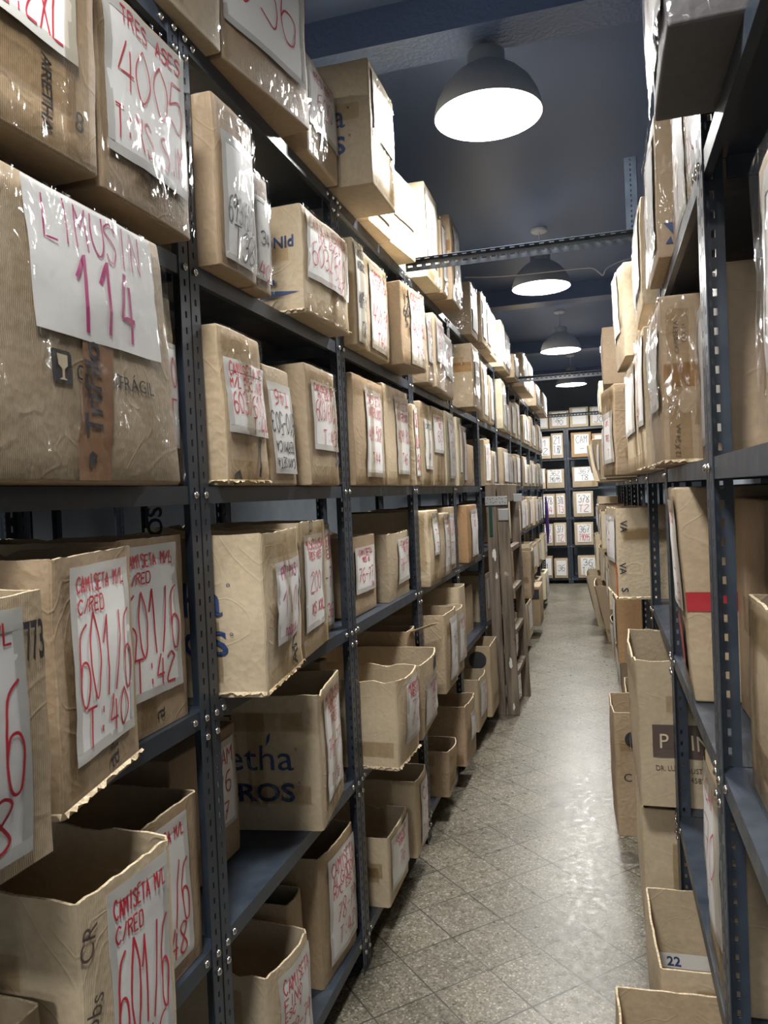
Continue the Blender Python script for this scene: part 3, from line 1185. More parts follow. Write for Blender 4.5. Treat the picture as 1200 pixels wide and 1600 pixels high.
left_box(4, (-.758, 1.45), (-.760, 1.66), 1.897, 'battered box marked CAMISETA 603/610 T:44, just past the first post, eye-level shelf', tone=0, torn=True, group=GL, tp='bands', bulge=.01, lean=.004, crumple=.007, skew=-.03,
         paper=(.04, .33, 1.0, .80), lines=[('CAMISETA TE', .87, .18), ('M/L ESC.V/B', .69, .13), ('603/610', .43, .30), ('T:44', .14, .24, 'red', .52, .98)],
         prints=[ink('front', 'print_black', [('poly', [(.10, .0), (.32, .02), (.28, .10), (.16, .07)]), ('poly', [(.72, .06), (.76, .05), (.80, .30), (.76, .32)])])])
left_box(4, (-.768, 1.69), (-.770, 1.855), 1.855, 'box with an upside-down sheet reading 610 T46, leaning on the T:44 box', tone=0, group=GL, tp=None, bulge=.006, skew=-.03,
         paper=(.10, .10, .95, .86), lines=[('T46', .84, .16, 'red'), ('610-503', .56, .24, 'black', .0, 1.0), ('TERMICA', .30, .12, 'black'), ('CAMISETA', .12, .11, 'black')], flip=True)
left_box(4, (-.757, 1.925), (-.760, 2.165), 1.895, 'box marked 603/610 T:43 beside the second post, eye-level shelf', tone=0, group=GL, tp='bands', bulge=.006, skew=-.015,
         paper=(.12, .30, .95, .87), lines=[('CAMISETA TER', .91, .10), ('M/L ESC V', .80, .09), ('603/610', .58, .28), ('T:43', .2, .22, 'red', .3, .95)],
         prints=[ink('front', 'print_blue', [('t', 'S', .86, .19, .05, 0, True)])])
left_box(3, (-.692, 1.452), (-.738, 1.768), 1.457, 'large crumpled box with white sheet reading PRIMAS 116 in magenta', tone=1, torn=True, group=GL, style='open', tp='bands', bulge=.008, crumple=.008,
         paper=(.22, .27, .88, .80), lines=[('PRIMAS', .86, .16, 'magenta'), ('110', .5, .36, 'magenta', .1, .85), ('TODO SKA', .12, .10, 'magenta')],
         prints=[ink('near', 'print_blue', [('tr', 'aretha', .80, .51, .07, 0, False, 1.05), ('tr', 'ANDROS', .815, .26, .05, 0, True, 1.15), ('t', 'o', .82, .68, .010, 0, False), ('t', 'o', .83, .38, .010, 0, False)]),
                 ink('near', 'print_black', [('t', 'ANDROS', .50, .60, .035, 90, True)]),
                 ink('front', 'print_black', [('t', 'ANDROS', .78, .05, .04, 90, True)])])
left_box(3, (-.752, 1.802), (-.788, 2.085), 1.466, 'box marked MUSCULOSA 200 XS-XXL in red', tone=1, group=GL, style='open', tp='bands', bulge=.004, rag=.006,
         paper=(.08, .18, .82, .90), lines=[('MUSCULOSA', .90, .10), ('TRES ASES', .78, .08), ('200', .50, .22, 'red', .2, .85), ('XS.XXL', .22, .12, 'red', .2, .98, 1.3)],
         prints=[ink('front', 'print_black', [('t', '27', .35, .92, .03, 0, False)])])
left_box(3, (-.832, 2.105), (-.83, 2.25), 1.447, 'narrow box with red writing CAMISETA C/RED against the second post', tone=2, group=GL, tp=None,
         paper=(.0, .06, .92, .95), lines=[('CAMISETA', .88, .12), ('C/RED', .75, .1), ('6-7', .5, .2), ('T-36', .16, .15)])
left_box(2, (-.752, 1.885), (-.795, 2.175), 1.0, 'open box with large two-word blue-black logo on its side, knee-high shelf', tone=1, group=GL, style='open', tp='bands', bulge=.003, rag=.005, d=.44,
         paper=(.18, .15, .88, .97), lines=[('MUSCULOSA', .92, .10), ('MORLEY', .82, .09), ('TRES', .70, .09), ('76-77', .46, .18), ('T:36', .14, .12)],
         prints=[ink('near', 'print_blue', [('tr', 'aretha', .826, .45, .07, 0, False, 1.08), ('tr', 'ANDROS', .828, .22, .048, 0, True, 1.25), ('t', 'o', .84, .60, .010, 0, False), ('t', 'o', .85, .35, .010, 0, False),
                                            ('poly', [(.66, .63), (.668, .70), (.69, .73), (.683, .67)])]),
                 ink('near', 'print_black', [('t', 'aretha ANDR', .40, .92, .032, -90, False)])])
left_box(2, (-.93, 1.44), (-.93, 1.75), .965, 'recessed box with pink writing on a narrow sheet, hidden behind the first post', tone=2, group=GL, tp=None,
         paper=(.55, .28, .92, .92), lines=arr('CAM|76|7'))
left_box(2, (-.86, 2.188), (-.86, 2.25), 1.02, 'dark narrow box behind the blue-logo box at the second post', tone=2, group=GL, tp=None, lod=1)
left_box(1, (-.815, 1.985), (-.80, 2.25), .50, 'open box marked CAMISETA ALGODON 78-79 T:42, bottom shelf by the second post', tone=2, group=GL, style='open', tp=None, bulge=.008, bow=.01, rag=.008,
         paper=(.18, .10, .98, .93), lines=[('CAMISETA', .88, .14), ('ALGODON', .75, .11), ('M/C ESC V', .65, .08), ('78-79', .44, .18, 'red', .2, .9), ('T:42', .2, .16, 'red', .25, .85)])
left_box(1, (-.80, 1.595), (-.78, 1.812), .405, 'open box marked CAMISETA FINO 78, bottom shelf, nearer than the 78-79 box', tone=1, group=GL, style='open', tp=None, bulge=.006, bow=.012, rag=.006, lod=0,
         paper=(.20, .03, .98, .92), lines=[('CAMISETA', .86, .14), ('FINO', .70, .12, 'red', .05, .6), ('ESC V', .58, .09, 'red', .05, .6), ('78-79', .35, .2, 'red', .2, .95), ('T:40', .12, .14)])
left_box(1, (-.86, 1.86), (-.86, 1.965), .43, 'open box holding dark green cloth, between the FINO and 78-79 boxes', tone=0, group=GL, style='open', tp=None, lod=1, bow=.01, d=.36)

# third bay
left_box(5, (-.745, 2.342), (-.745, 2.448), 2.365, 'box marked INTERLOCK 409.59 T38 in black, upper shelf', tone=1, group=GL, tp='bands',
         paper=(.10, .04, .95, .97), lines=[('CAMISETA', .90, .09, 'black'), ('INTERLOCK', .77, .09, 'black'), ('409.59', .42, .17, 'black'), ('T38', .14, .15, 'black', .25, .85)])
left_box(5, (-.748, 2.458), (-.748, 2.742), 2.355, 'box marked INTERLOCK 409.59 T40 in red, upper shelf', tone=1, group=GL, tp='bands',
         paper=(.18, .06, .94, .93), lines=[('CAMISETA', .90, .09), ('INTERLOCK', .79, .09), ('409.59', .42, .2), ('T40', .14, .15, 'red', .25, .8)])
left_box(5, (-.70, 2.768), (-.672, 3.03), 2.33, 'jutting box marked INTERLOCK 409.50 T42, black figures on its torn edge', tone=2, group=GL, tp='bands', crumple=.006, bulge=.01,
         paper=(.30, .04, .98, .98), lines=[('CAMISETA', .88, .11), ('INTERLOCK', .75, .1), ('409.50', .48, .18), ('T42', .18, .14, 'red', .2, .85)],
         prints=[ink('front', 'print_black', [('t', '12', .10, .74, .04, 0, False), ('t', '60', .08, .6, .04, 0, False), ('t', '5', .12, .48, .04, 0, False)])])
left_box(4, (-.768, 2.342), (-.768, 2.695), 1.932, 'box marked INTERLOCK 409.508 T44 in red, eye-level shelf beside the second post', tone=2, group=GL, tp='bands', bulge=.006,
         paper=(.32, .08, .88, .90), lines=[('CAMISETA', .88, .11), ('INTERLOCK', .74, .11), ('409.508', .50, .16), ('T44', .22, .13, 'red', .25, .8)])
left_box(4, (-.768, 2.712), (-.768, 3.07), 1.945, 'box marked INTERLOCK 409.50 T46 in red, eye-level shelf', tone=1, group=GL, tp='bands', bulge=.006, skew=-.01,
         paper=(.40, .12, .97, .92), lines=[('CAMISETA', .88, .10), ('INTERLOCK', .74, .10), ('409.50', .50, .17), ('T46', .20, .13, 'red', .25, .8)])
left_box(4, (-.75, 3.105), (-.75, 3.17), 1.905, 'narrow box with slanting sheet 508 beside the third post, eye-level shelf', tone=1, group=GL, tp=None, skew=-.03,
         paper=(.05, .12, 1.0, .96), lines=arr('SETA|LOCK|508'))
left_box(3, (-.825, 2.42), (-.825, 2.705), 1.388, 'box with faded CAMISETA 76-77 sheet, nearer of the pair on the waist-high shelf', tone=2, group=GL, tp=None, bulge=.005,
         paper=(.12, .28, .90, .86), lines=[('CAMISETA', .88, .15), ('TRES AS', .72, .10), ('76-77', .40, .28), ('FM', .12, .12, 'red', .7, .95)])
left_box(3, (-.802, 2.80), (-.808, 3.135), 1.378, 'box with curling CAMISETA 76-77 sheet against the third post, waist-high shelf', tone=1, group=GL, tp=None, style='open', bow=.012, rag=.006,
         paper=(.30, .22, .99, .90), lines=[('CAMISETA', .88, .15), ('TRES AS', .74, .10), ('76-77', .42, .28)])
left_box(2, (-.665, 2.345), (-.655, 2.585), .925, 'ragged open box marked MUSCULOSA TRES 73, jutting over the aisle', tone=1, torn=True, group=GL, style='open', tp=None, bulge=.012, bow=.018, crumple=.006, rag=.008,
         paper=(.22, .24, .95, .95), lines=[('MUSCULOSA', .88, .12), ('TRES ASES', .76, .09), ('73', .42, .40, 'red', .2, .85)])
left_box(2, (-.66, 2.655), (-.678, 3.0), .905, 'open box marked MUSCULOSA MORLEY behind the ragged 73 box', tone=1, group=GL, style='open', tp=None, bulge=.006, bow=.02, rag=.005,
         paper=(.15, .12, .98, .72), lines=[('MUSCULOSA', .86, .16), ('MORLEY', .68, .14), ('73', .32, .36)],
         prints=[ink('front', 'print_black', [('poly', [(.55, .80), (.78, .80), (.78, .97), (.55, .97)])])])
left_box(2, (-.80, 3.015), (-.80, 3.165), .96, 'open box with a flap marked CASA, deep on the knee-high shelf', tone=2, group=GL, style='open', tp=None, lod=1, bow=.01)
left_box(1, (-.745, 2.44), (-.748, 2.71), .362, 'open box with red script sheet low on the bottom shelf, just past the second post', tone=1, group=GL, style='open', tp=None, bulge=.004, bow=.01,
         paper=(.10, .18, .98, .93), lines=[('CAMISETA', .88, .12), ('TERMICA', .74, .1), ('76', .42, .26)])
left_box(1, (-.735, 2.80), (-.738, 3.0), .42, 'taller open box behind the red script box, bottom shelf by the third post', tone=1, group=GL, style='open', tp=None, bow=.012, rag=.006,
         paper=(.25, .1, .9, .92), lines=arr('CAM|79|T:40'))

# fourth bay
left_box(5, (-.725, 3.285), (-.73, 3.425), 2.33, 'box with two taped sheets, first past the third post, upper shelf', tone=0, group=GL, tp='film',
         paper=(.1, .3, .95, .95), lines=arr('SETA|TER|44'))
left_box(5, (-.72, 3.44), (-.722, 3.665), 2.36, 'box with red 601 sheet, tallest of three past the third post, upper shelf', tone=1, group=GL, tp='film', bulge=.008,
         paper=(.12, .36, .97, .92), lines=[('CAMISETA', .88, .12), ('ESC V', .74, .1), ('601', .48, .24), ('T', .16, .2, 'red', .4, .7)])
left_box(5, (-.738, 3.685), (-.742, 3.985), 2.335, 'film-wrapped box with grey sheet just before the fourth post, upper shelf', tone=0, group=GL, tp='film',
         paper=(.1, .3, .95, .92), lines=arr('CAM|601|T'))
left_box(4, (-.765, 3.29), (-.768, 3.52), 1.94, 'box with crumpled blue-white sheet past the third post, eye-level shelf', tone=0, group=GL, tp='bands', skew=-.015,
         paper=(.2, .20, .92, .80), lines=[('CAMISETA', .86, .1, 'black'), ('T', .5, .14, 'black'), ('40', .25, .14, 'black')])
left_box(4, (-.768, 3.535), (-.768, 3.81), 1.945, 'box with red CAMISETA 603 sheet on its upper half, eye-level shelf', tone=0, group=GL, tp='bands',
         paper=(.06, .42, .92, .90), lines=[('CAMISETA', .88, .16), ('TRES', .72, .12), ('603', .44, .28), ('T', .14, .2, 'red', .4, .7)])
left_box(4, (-.768, 3.835), (-.768, 4.09), 1.952, 'cream-sided box with shiny grey sheet before the fourth post, eye-level shelf', tone=4, group=GL, tp='front',
         paper=(.25, .1, .95, .9), lines=arr('CAM|60|44|T'))
left_box(3, (-.745, 3.262), (-.742, 3.475), 1.452, 'creased box with bent paper strip, past the third post, waist-high shelf', tone=1, group=GL, tp='bands', bulge=.01, crumple=.007,
         paper=(.28, .40, .92, .96), lines=arr('-|7-|7-'))
left_box(3, (-.765, 3.55), (-.762, 3.83), 1.428, 'box with long hanging sheet CAM TRES 76, waist-high shelf', tone=1, group=GL, tp='bands', bulge=.008,
         paper=(.40, .03, .95, .97), lines=[('CAM', .90, .12), ('TRE', .72, .1), ('76', .45, .22), ('T', .2, .12)])
left_box(3, (-.785, 3.85), (-.785, 4.09), 1.452, 'box behind the long 76 sheet at the fourth post, waist-high shelf', tone=0, group=GL, tp=None,
         paper=(.2, .1, .8, .9), lines=arr('CAM|70'))
left_box(2, (-.70, 3.29), (-.70, 3.575), .985, 'open box with grey sheet marked 75, knee-high shelf past the third post', tone=0, group=GL, style='open', tp=None, bow=.012,
         paper=(.28, .12, .95, .92), lines=[('75', .5, .4, 'black', .25, .8)])
left_box(2, (-.71, 3.60), (-.712, 3.82), .955, 'open box with pink-lettered sheet beside the 75 box', tone=1, group=GL, style='open', tp=None, bow=.014,
         paper=(.2, .2, .98, .9), lines=arr('MUSC|7|L'))
left_box(2, (-.745, 3.90), (-.745, 4.09), 1.03, 'tall pale box with rolled rim before the fourth post, knee-high shelf', tone=1, group=GL, style='open', tp=None, bow=.014, lod=1)
left_box(1, (-.728, 3.40), (-.735, 3.62), .335, 'small open box with a loose tape tail, bottom shelf past the third post', tone=2, group=GL, style='open', tp='bands', bow=.02)
left_box(1, (-.716, 3.80), (-.714, 4.085), .432, 'torn-top box with white script sheet, bottom shelf before the fourth post', tone=2, group=GL, style='open', tp=None, bow=.01, rag=.012,
         paper=(.3, .35, .95, .82), lines=arr('CAM|TR|78'))

# fifth bay on
left_box(3, (-.76, 4.36), (-.765, 4.74), 1.45, 'orange-brown box with red-lettered sheet, standing alone past the fourth post', tone=3, group=GL, tp=None,
         paper=(.25, .08, .95, .92), lines=arr('CAM|RED|7|5|T'))
left_box(2, (-.84, 4.25), (-.84, 4.9), .93, 'dim open box deep on the knee-high shelf before the ladder', tone=2, group=GL, style='open', tp=None, lod=1)
left_box(1, (-.742, 4.36), (-.742, 4.655), .43, 'open box with curved rim and CAM sheet, bottom shelf before the ladder', tone=1, group=GL, style='open', tp=None, bow=.016,
         paper=(.15, .25, .95, .9), lines=arr('CAMIS|FA|7'))
left_box(1, (-.708, 4.672), (-.708, 5.0), .565, 'tall plain box with black disc on its side, at the foot of the ladder', tone=0, group=GL, style='open', tp=None, lod=1, d=.40,
         prints=[ink('near', 'print_black', [('poly', ringpts(.80, .80, .14, .128))])])
left_box(4, (-.768, 4.185), (-.768, 4.305), 1.95, 'cream narrow box just past the fourth post, eye-level shelf', tone=4, group=GL, tp='bands', lod=1, paper=(.3, .2, .9, .9), lines=arr('C|4'))
left_box(4, (-.768, 4.32), (-.768, 4.435), 1.91, 'grey film-wrapped narrow box, second past the fourth post, eye-level shelf', tone=0, group=GL, tp='film', lod=1, paper=(.2, .1, .9, .9), lines=arr('C|T'))
left_box(4, (-.80, 4.46), (-.80, 4.62), 1.86, 'shaded brown box, third past the fourth post, eye-level shelf', tone=2, group=GL, tp=None, lod=1)
left_box(4, (-.81, 4.66), (-.81, 4.98), 1.83, 'low shaded box before the fifth post, eye-level shelf', tone=2, group=GL, tp=None, lod=1)
left_box(5, (-.697, 4.36), (-.70, 4.62), 2.385, 'large film-wrapped box with vertical black logo on its side, upper shelf', tone=0, group=GL, tp='film', lod=0,
         paper=(.2, .2, .9, .9), lines=arr('CAM|60|T'), near_tape=True,
         prints=[ink('near', 'print_black', [('t', 'aretha  ANDROS', .36, .04, .034, 90, False, 1.0)])])
left_box(5, (-.76, 5.12), (-.762, 5.385), 2.41, 'glossy wrapped box past the fifth post, upper shelf', tone=0, group=GL, tp='film', lod=1, paper=(.3, .1, .9, .9), lines=arr('C|60|T'))
left_box(5, (-.762, 5.50), (-.765, 5.70), 2.365, 'pale wrapped box second past the fifth post, upper shelf', tone=1, group=GL, tp='film', lod=1, paper=(.2, .1, .9, .9), lines=arr('C|61|T'))
left_box(5, (-.742, 6.03), (-.75, 6.38), 2.41, 'cream-sided wrapped box past the sixth post, upper shelf', tone=4, group=GL, tp='film', lod=1, paper=(.2, .1, .9, .9), lines=arr('C|62|T'))
left_box(5, (-.765, 6.45), (-.765, 6.75), 2.27, 'shorter wrapped box beyond the cream-sided one, upper shelf', tone=0, group=GL, tp='film', lod=1, paper=(.2, .1, .9, .9), lines=arr('C|63|T'))

# top shelf
left_box(6, (-.765, 1.285), (-.752, 1.498), 2.86, 'shiny wrapped box at the near end of the top shelf, cut by the upper edge', tone=1, group=GL, tp='film', bulge=.01, crumple=.008)
left_box(6, (-.758, 1.512), (-.702, 1.885), 2.86, 'box with large white sheet reading 056 in red, jutting from the top shelf', tone=2, group=GL, tp='film', bulge=.008,
         paper=(.02, .24, .93, .97), lines=[('MUSCULOSAS', .92, .14, 'red', .2, .8), ('056', .55, .52, 'red', .08, .92)])
left_box(6, (-.752, 1.99), (-.752, 2.245), 2.775, 'film-covered box with faint pink writing, in the shade of the jutting logo box', tone=0, group=GL, tp='film',
         paper=(.05, .30, .96, .92), lines=[('RES 693', .85, .14), ('600', .5, .3), ('T', .2, .2)],
         prints=[ink('front', 'print_black', [('t', '1F', .3, .16, .05, 0, False)])])
left_box(6, (-.645, 2.262), (-.645, 2.535), 2.872, 'tall box jutting farthest from the top shelf, blue logo letters on its shaded side', tone=1, group=GL, tp='bands', bulge=.004, d=.46,
         paper=(.10, .42, .96, .95), lines=arr('CAM|60'),
         prints=[ink('near', 'print_blue', [('tr', 'aretha', .82, .48, .072, 0, False, 1.05), ('tr', 'ANDROS', .82, .27, .052, 0, True, 1.2), ('t', 'o', .84, .62, .010, 0, False), ('t', 'o', .84, .40, .010, 0, False)])])
left_box(6, (-.752, 2.565), (-.735, 2.80), 2.655, 'low box with brightly lit sheet just beyond the jutting logo box', tone=1, group=GL, tp=None, bulge=.004,
         paper=(.05, .3, .95, .98), lines=arr('CAM|T'))
left_box(6, (-.742, 2.815), (-.712, 3.10), 2.795, 'pale box with glaring white sheet, above the first crossbar end', tone=4, group=GL, tp=None, bulge=.004,
         paper=(.15, .40, .96, .97), lines=arr('60|T:'))
left_box(6, (-.712, 3.31), (-.712, 3.60), 2.91, 'tall cream box with pale blue-grey sheet, top shelf by the first crossbar', tone=4, group=GL, tp='bands', bulge=.004,
         paper=(.05, .2, .75, .95), lines=arr('C|6|T'))
left_box(6, (-.705, 3.615), (-.705, 3.735), 2.84, 'thin box with pink writing squeezed behind the tall cream box', tone=0, group=GL, tp='film', lod=1, paper=(.1, .2, .95, .92), lines=arr('C|6|T'))
left_box(6, (-.685, 3.755), (-.688, 4.02), 2.912, 'shiny taped brown box ending the row behind the first crossbar', tone=2, group=GL, tp='film', near_tape=True,
         paper=(.2, .2, .9, .9), lines=arr('C|6|T'))
for y0, y1, x, zt, tone, lab in (
        (4.62, 4.88, -.735, 2.81, 0, 'tall silvery wrapped box first past the gap on the top shelf'),
        (4.90, 5.10, -.712, 2.815, 0, 'wrapped box second past the gap on the top shelf'),
        (5.115, 5.34, -.712, 2.80, 1, 'wrapped box third past the gap on the top shelf'),
        (5.36, 5.72, -.725, 2.82, 1, 'pale box with pink sheet, fourth past the gap on the top shelf'),
        (5.93, 6.15, -.712, 2.85, 4, 'cream box rising above its neighbours on the distant top shelf'),
        (6.165, 6.47, -.715, 2.82, 0, 'film-wrapped box just beyond the cream one on the top shelf'),
        (6.56, 6.86, -.69, 2.69, 0, 'lower glossy box beyond the film-wrapped one, before the second crossbar'),
        (7.15, 7.62, -.672, 2.80, 2, 'dark-sided box above the second crossbar'),
        (7.66, 8.15, -.665, 2.80, 1, 'white-sheeted box right behind the second crossbar'),
        (8.9, 9.5, -.70, 2.74, 0, 'wrapped box on the far top shelf past the second crossbar'),
        (9.85, 10.5, -.69, 2.76, 0, 'last wrapped box on the far top shelf near the end rack')):
    left_box(6, (x, y0), (x, y1), zt, lab, tone=tone, group=GL, tp='film', lod=1, paper=(.15, .12, .92, .92), lines=arr('C|6|T'))

rg = random.Random(5)
left_box(1, (-.656, 7.87), (-.66, 8.3), .53, 'box with a black band on its end, jutting low beyond the ladder', tone=2, group=GL, tp=None, lod=1,
         prints=[ink('near', 'print_black', [('poly', [(.5, .68), (.98, .68), (.98, .93), (.5, .93)])])])
left_box(2, (-.586, 6.29), (-.60, 6.62), 1.02, 'open box with a crumpled torn corner, jutting out just beyond the ladder', tone=2, group=GL, style='open', tp=None, lod=0, crumple=.01, rag=.012, bow=.01)
FARL = {5: [(6.94, 7.25, 2.33), (7.28, 7.55, 2.36), (7.95, 8.22, 2.30), (8.25, 8.66, 2.33), (8.80, 9.05, 2.36), (9.1, 9.5, 2.30), (9.72, 10.1, 2.34), (10.15, 10.5, 2.3)],
        4: [(5.12, 5.30, 1.88), (5.33, 5.48, 1.90), (5.53, 5.72, 1.82), (6.04, 6.42, 1.87), (6.46, 6.85, 1.85), (6.95, 7.2, 1.84), (7.25, 7.6, 1.87), (7.88, 8.2, 1.87), (8.3, 8.68, 1.80), (8.8, 9.2, 1.86), (9.25, 9.6, 1.83), (9.72, 10.1, 1.85), (10.15, 10.5, 1.80)],
        3: [(6.05, 6.4, 1.43), (6.45, 6.84, 1.45), (6.95, 7.25, 1.38), (7.3, 7.76, 1.46), (7.88, 8.2, 1.42), (8.3, 8.65, 1.45), (8.82, 9.2, 1.44), (9.3, 9.6, 1.4), (9.75, 10.2, 1.42)],
        2: [(5.15, 5.5, .95), (7.0, 7.4, .96), (7.45, 7.76, 1.0), (7.9, 8.4, .95), (8.85, 9.3, .93), (9.75, 10.2, .95)],
        1: [(5.2, 5.6, .46), (6.1, 6.45, .5), (6.5, 6.84, .45), (7.0, 7.5, .48), (8.85, 9.3, .48), (9.75, 10.3, .46)]}
for s, L in FARL.items():
    seen = {}
    for (y0, y1, zt) in L:
        bay = int((y0 - Y0) // W) + 2
        seen[bay] = seen.get(bay, 0) + 1
        tone = rg.choice((0, 0, 1, 1, 2, 4))
        st = 'open' if s in (1, 2) and rg.random() < .6 else 'closed'
        x = rg.uniform(-.78, -.755) if s > 2 else rg.uniform(-.77, -.70)
        if s < 3 and y0 < 5.75:
            x = -.80
        left_box(s, (x, y0), (x, y1), zt, '%s box, %s from the viewer on the %s shelf, %s bay of the ladder-side rack' % (
            ('tan', 'pale', 'brown', 'orange', 'cream')[tone], ORD[seen[bay] - 1], LEVEL[s], ORD[bay - 1]),
            tone=tone, style=st, group=GL, lod=2 if y0 > 6.8 else 1, tp='film' if (s >= 4 and rg.random() < .6) else None,
            paper=(.18, .12, .9, .9) if st == 'closed' else (.2, .25, .9, .9), lines=arr(rg.choice(('CAM|60|T', 'C|409|T44', '76|T'))))

# ------------------------------------------------------------------ boxes on the opposite rack (camera stands close to it)
right_box(RZ[4], .51, .745, .142, 1.80, 'blurred film-wrapped box nearest the viewer, at the picture edge on the opposite rack', tone=0, group=GR, tp='film', d=.4,
          paper=(.2, .2, .9, .9), lines=arr('C|60|T'), bulge=.006)
right_box(RZ[4], 1.44, 1.79, .212, 1.905, 'brown box behind the slotted first post with shiny white sheet', tone=2, group=GR, tp='front', d=.36,
          paper=(.1, .1, .95, .95), lines=arr('C|60|T'), bulge=.003)
right_box(RZ[4], 1.84, 2.165, .137, 1.95, 'tall battered box wrapped in film, standing between the first and second posts', tone=2, torn=True, group=GR, tp='film', d=.4, X1=.135, crumple=.008, bulge=.008,
          paper=(.08, .35, .85, .85), lines=[('C', .8, .2), ('67', .2, .2)], near_tape=True,
          prints=[ink('nearR', 'print_brown', [('t', 'CAMISETAS', .10, .66, .011, 90, False), ('t', '12 X 24', .14, .72, .009, 90, False), ('t', '12 X 24 AA', .09, .04, .011, 90, False)])])
right_box(RZ[4], 2.345, 2.62, .128, 1.985, 'box with hanging white sheet just past the second post, eye-level', tone=1, torn=True, group=GR, tp='bands', X1=.118, d=.4, bulge=.006,
          paper=(.15, .32, .95, .96), lines=[('CA', .8, .2), ('7', .5, .2), ('69', .15, .15)])
right_box(RZ[4], 2.65, 3.14, .118, 1.955, 'box with white sheet partly hidden, before the third post, eye-level', tone=1, group=GR, tp='bands', X1=.10, d=.4,
          paper=(.15, .35, .95, .96), lines=arr('C|7|L'))
right_box(RZ[4], 3.265, 3.60, .055, 1.945, 'smooth upright box printed ISO 9001 upside down, jutting over the aisle', tone=2, group=GR, tp='bands', X1=.006, d=.42, bulge=.003,
          paper=(.25, .15, .95, .72), lines=[('CAMIS', .8, .12), ('TRES', .5, .12), ('T', .2, .14)],
          prints=[ink('nearR', 'print_brown', [('t', 'ISO 14001', .335, .945, .017, 180, False, 1.0), ('t', 'ISO 9001', .33, .868, .017, 180, False, 1.0), ('t', 'ss', .265, .43, .016, 180, True), ('t', 'nou', .29, .37, .02, 180, True),
                                                  ('poly', [(.095, .882), (.34, .882), (.34, .886), (.095, .886)]), ('poly', [(.10, .808), (.33, .808), (.33, .812), (.10, .812)])]),
                  ink('nearR', 'print_red', [('t', 'T', .275, .245, .034, 180, True)])])
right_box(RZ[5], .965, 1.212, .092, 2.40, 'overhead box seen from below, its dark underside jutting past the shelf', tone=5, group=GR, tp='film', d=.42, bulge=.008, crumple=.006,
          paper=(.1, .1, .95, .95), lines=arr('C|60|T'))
right_box(RZ[5], 1.43, 1.62, .186, 2.38, 'box with pale sheet behind the first post, upper shelf', tone=0, group=GR, tp='film', d=.4, paper=(.1, .1, .95, .95), lines=arr('C|60'))
right_box(RZ[5], 1.64, 1.885, .186, 2.38, 'box with white sheet and film next to the brown blue-marked box, upper shelf', tone=0, group=GR, tp='film', d=.4, paper=(.06, .06, .95, .95), lines=arr('C|7'))
right_box(RZ[5], 1.93, 2.235, .147, 2.40, 'glossy brown taped box with small blue mark on its end, upper shelf', tone=2, group=GR, tp='film', X1=.143, d=.4,
          paper=(.1, .1, .9, .9), lines=arr('C|6|T'), prints=[ink('nearR', 'print_blue', [('poly', [(.04, .09), (.085, .09), (.07, .14)]), ('poly', [(.035, .235), (.085, .235), (.085, .15)])])])
right_box(RZ[5], 2.40, 2.80, .135, 2.38, 'box with a tall white sheet in red, second past the brown taped box, upper shelf', tone=1, group=GR, tp='film', d=.4, paper=(.05, .2, .9, .96), lines=arr('C|6|T'))
right_box(RZ[5], 2.885, 3.07, .168, 2.31, 'pale box with bulging red-marked sheet before the third post, upper shelf', tone=4, group=GR, tp='bands', X1=.15, d=.4,
          paper=(.1, .35, .95, 1.0), lines=arr('CA|6'))
right_box(RZ[5], 3.30, 3.78, .11, 2.44, 'torn open box with curling white sheet past the third post, upper shelf', tone=1, group=GR, tp=None, style='open', X1=.085, bow=.02, rag=.015, crumple=.008,
          paper=(.15, .3, .8, .98), lines=arr('C|6|73'))
right_box(RZ[5], 3.98, 4.5, .023, 2.36, 'dark brown box jutting out beyond the torn one, upper shelf', tone=2, group=GR, tp=None, lod=1, d=.4)
right_box(RZ[5], 4.7, 5.2, .04, 2.25, 'box with small white sheets past the fourth post, upper shelf', tone=1, group=GR, tp='film', lod=1, paper=(.1, .1, .95, .95), lines=arr('C|6'))
right_box(RZ[5], 5.74, 6.2, .0, 2.29, 'narrow pale box with white end beneath the second crossbar', tone=4, group=GR, tp=None, lod=1, paper=(.05, .05, .95, .95), lines=arr('L|C'))
right_box(RZ[3], 1.44, 1.74, .265, 1.49, 'shaded brown box with dark red squares, deep behind the first post', tone=2, group=GR, tp=None, d=.3, lod=1,
          prints=[ink('nearR', 'print_red', [('poly', [(.05, .55), (.30, .55), (.30, .85), (.05, .85)]), ('poly', [(.42, .45), (.9, .45), (.9, .85), (.42, .85)])])])
right_box(RZ[3], 1.768, 2.06, .178, 1.515, 'tall box with red band and red-black round mark, leaning out past the first post', tone=0, group=GR, tp='bands', X1=.186, d=.4, lean=.028, bulge=.006, crumple=.004,
          paper=(.25, .42, .95, .94), lines=[('CA CB', .85, .12), ('L', .5, .3), ('63', .15, .18, 'red', .5, .95)],
          prints=[ink('nearR', 'print_red', [('poly', [(.0, .425), (.4, .425), (.4, .515), (.0, .515)])]),
                  ink('front', 'print_black', [('poly', ringpts(.55, .24, .36, .16))], 'round_mark'),
                  ink('front', 'print_red', [('poly', ringpts(.55, .24, .30, .13))], 'round_mark_center', .004)])
right_box(RZ[3], .98, 1.302, .212, 1.345, 'open box at the picture edge, nearest on the waist-high opposite shelf', tone=0, group=GR, tp='bands', style='open', d=.36)
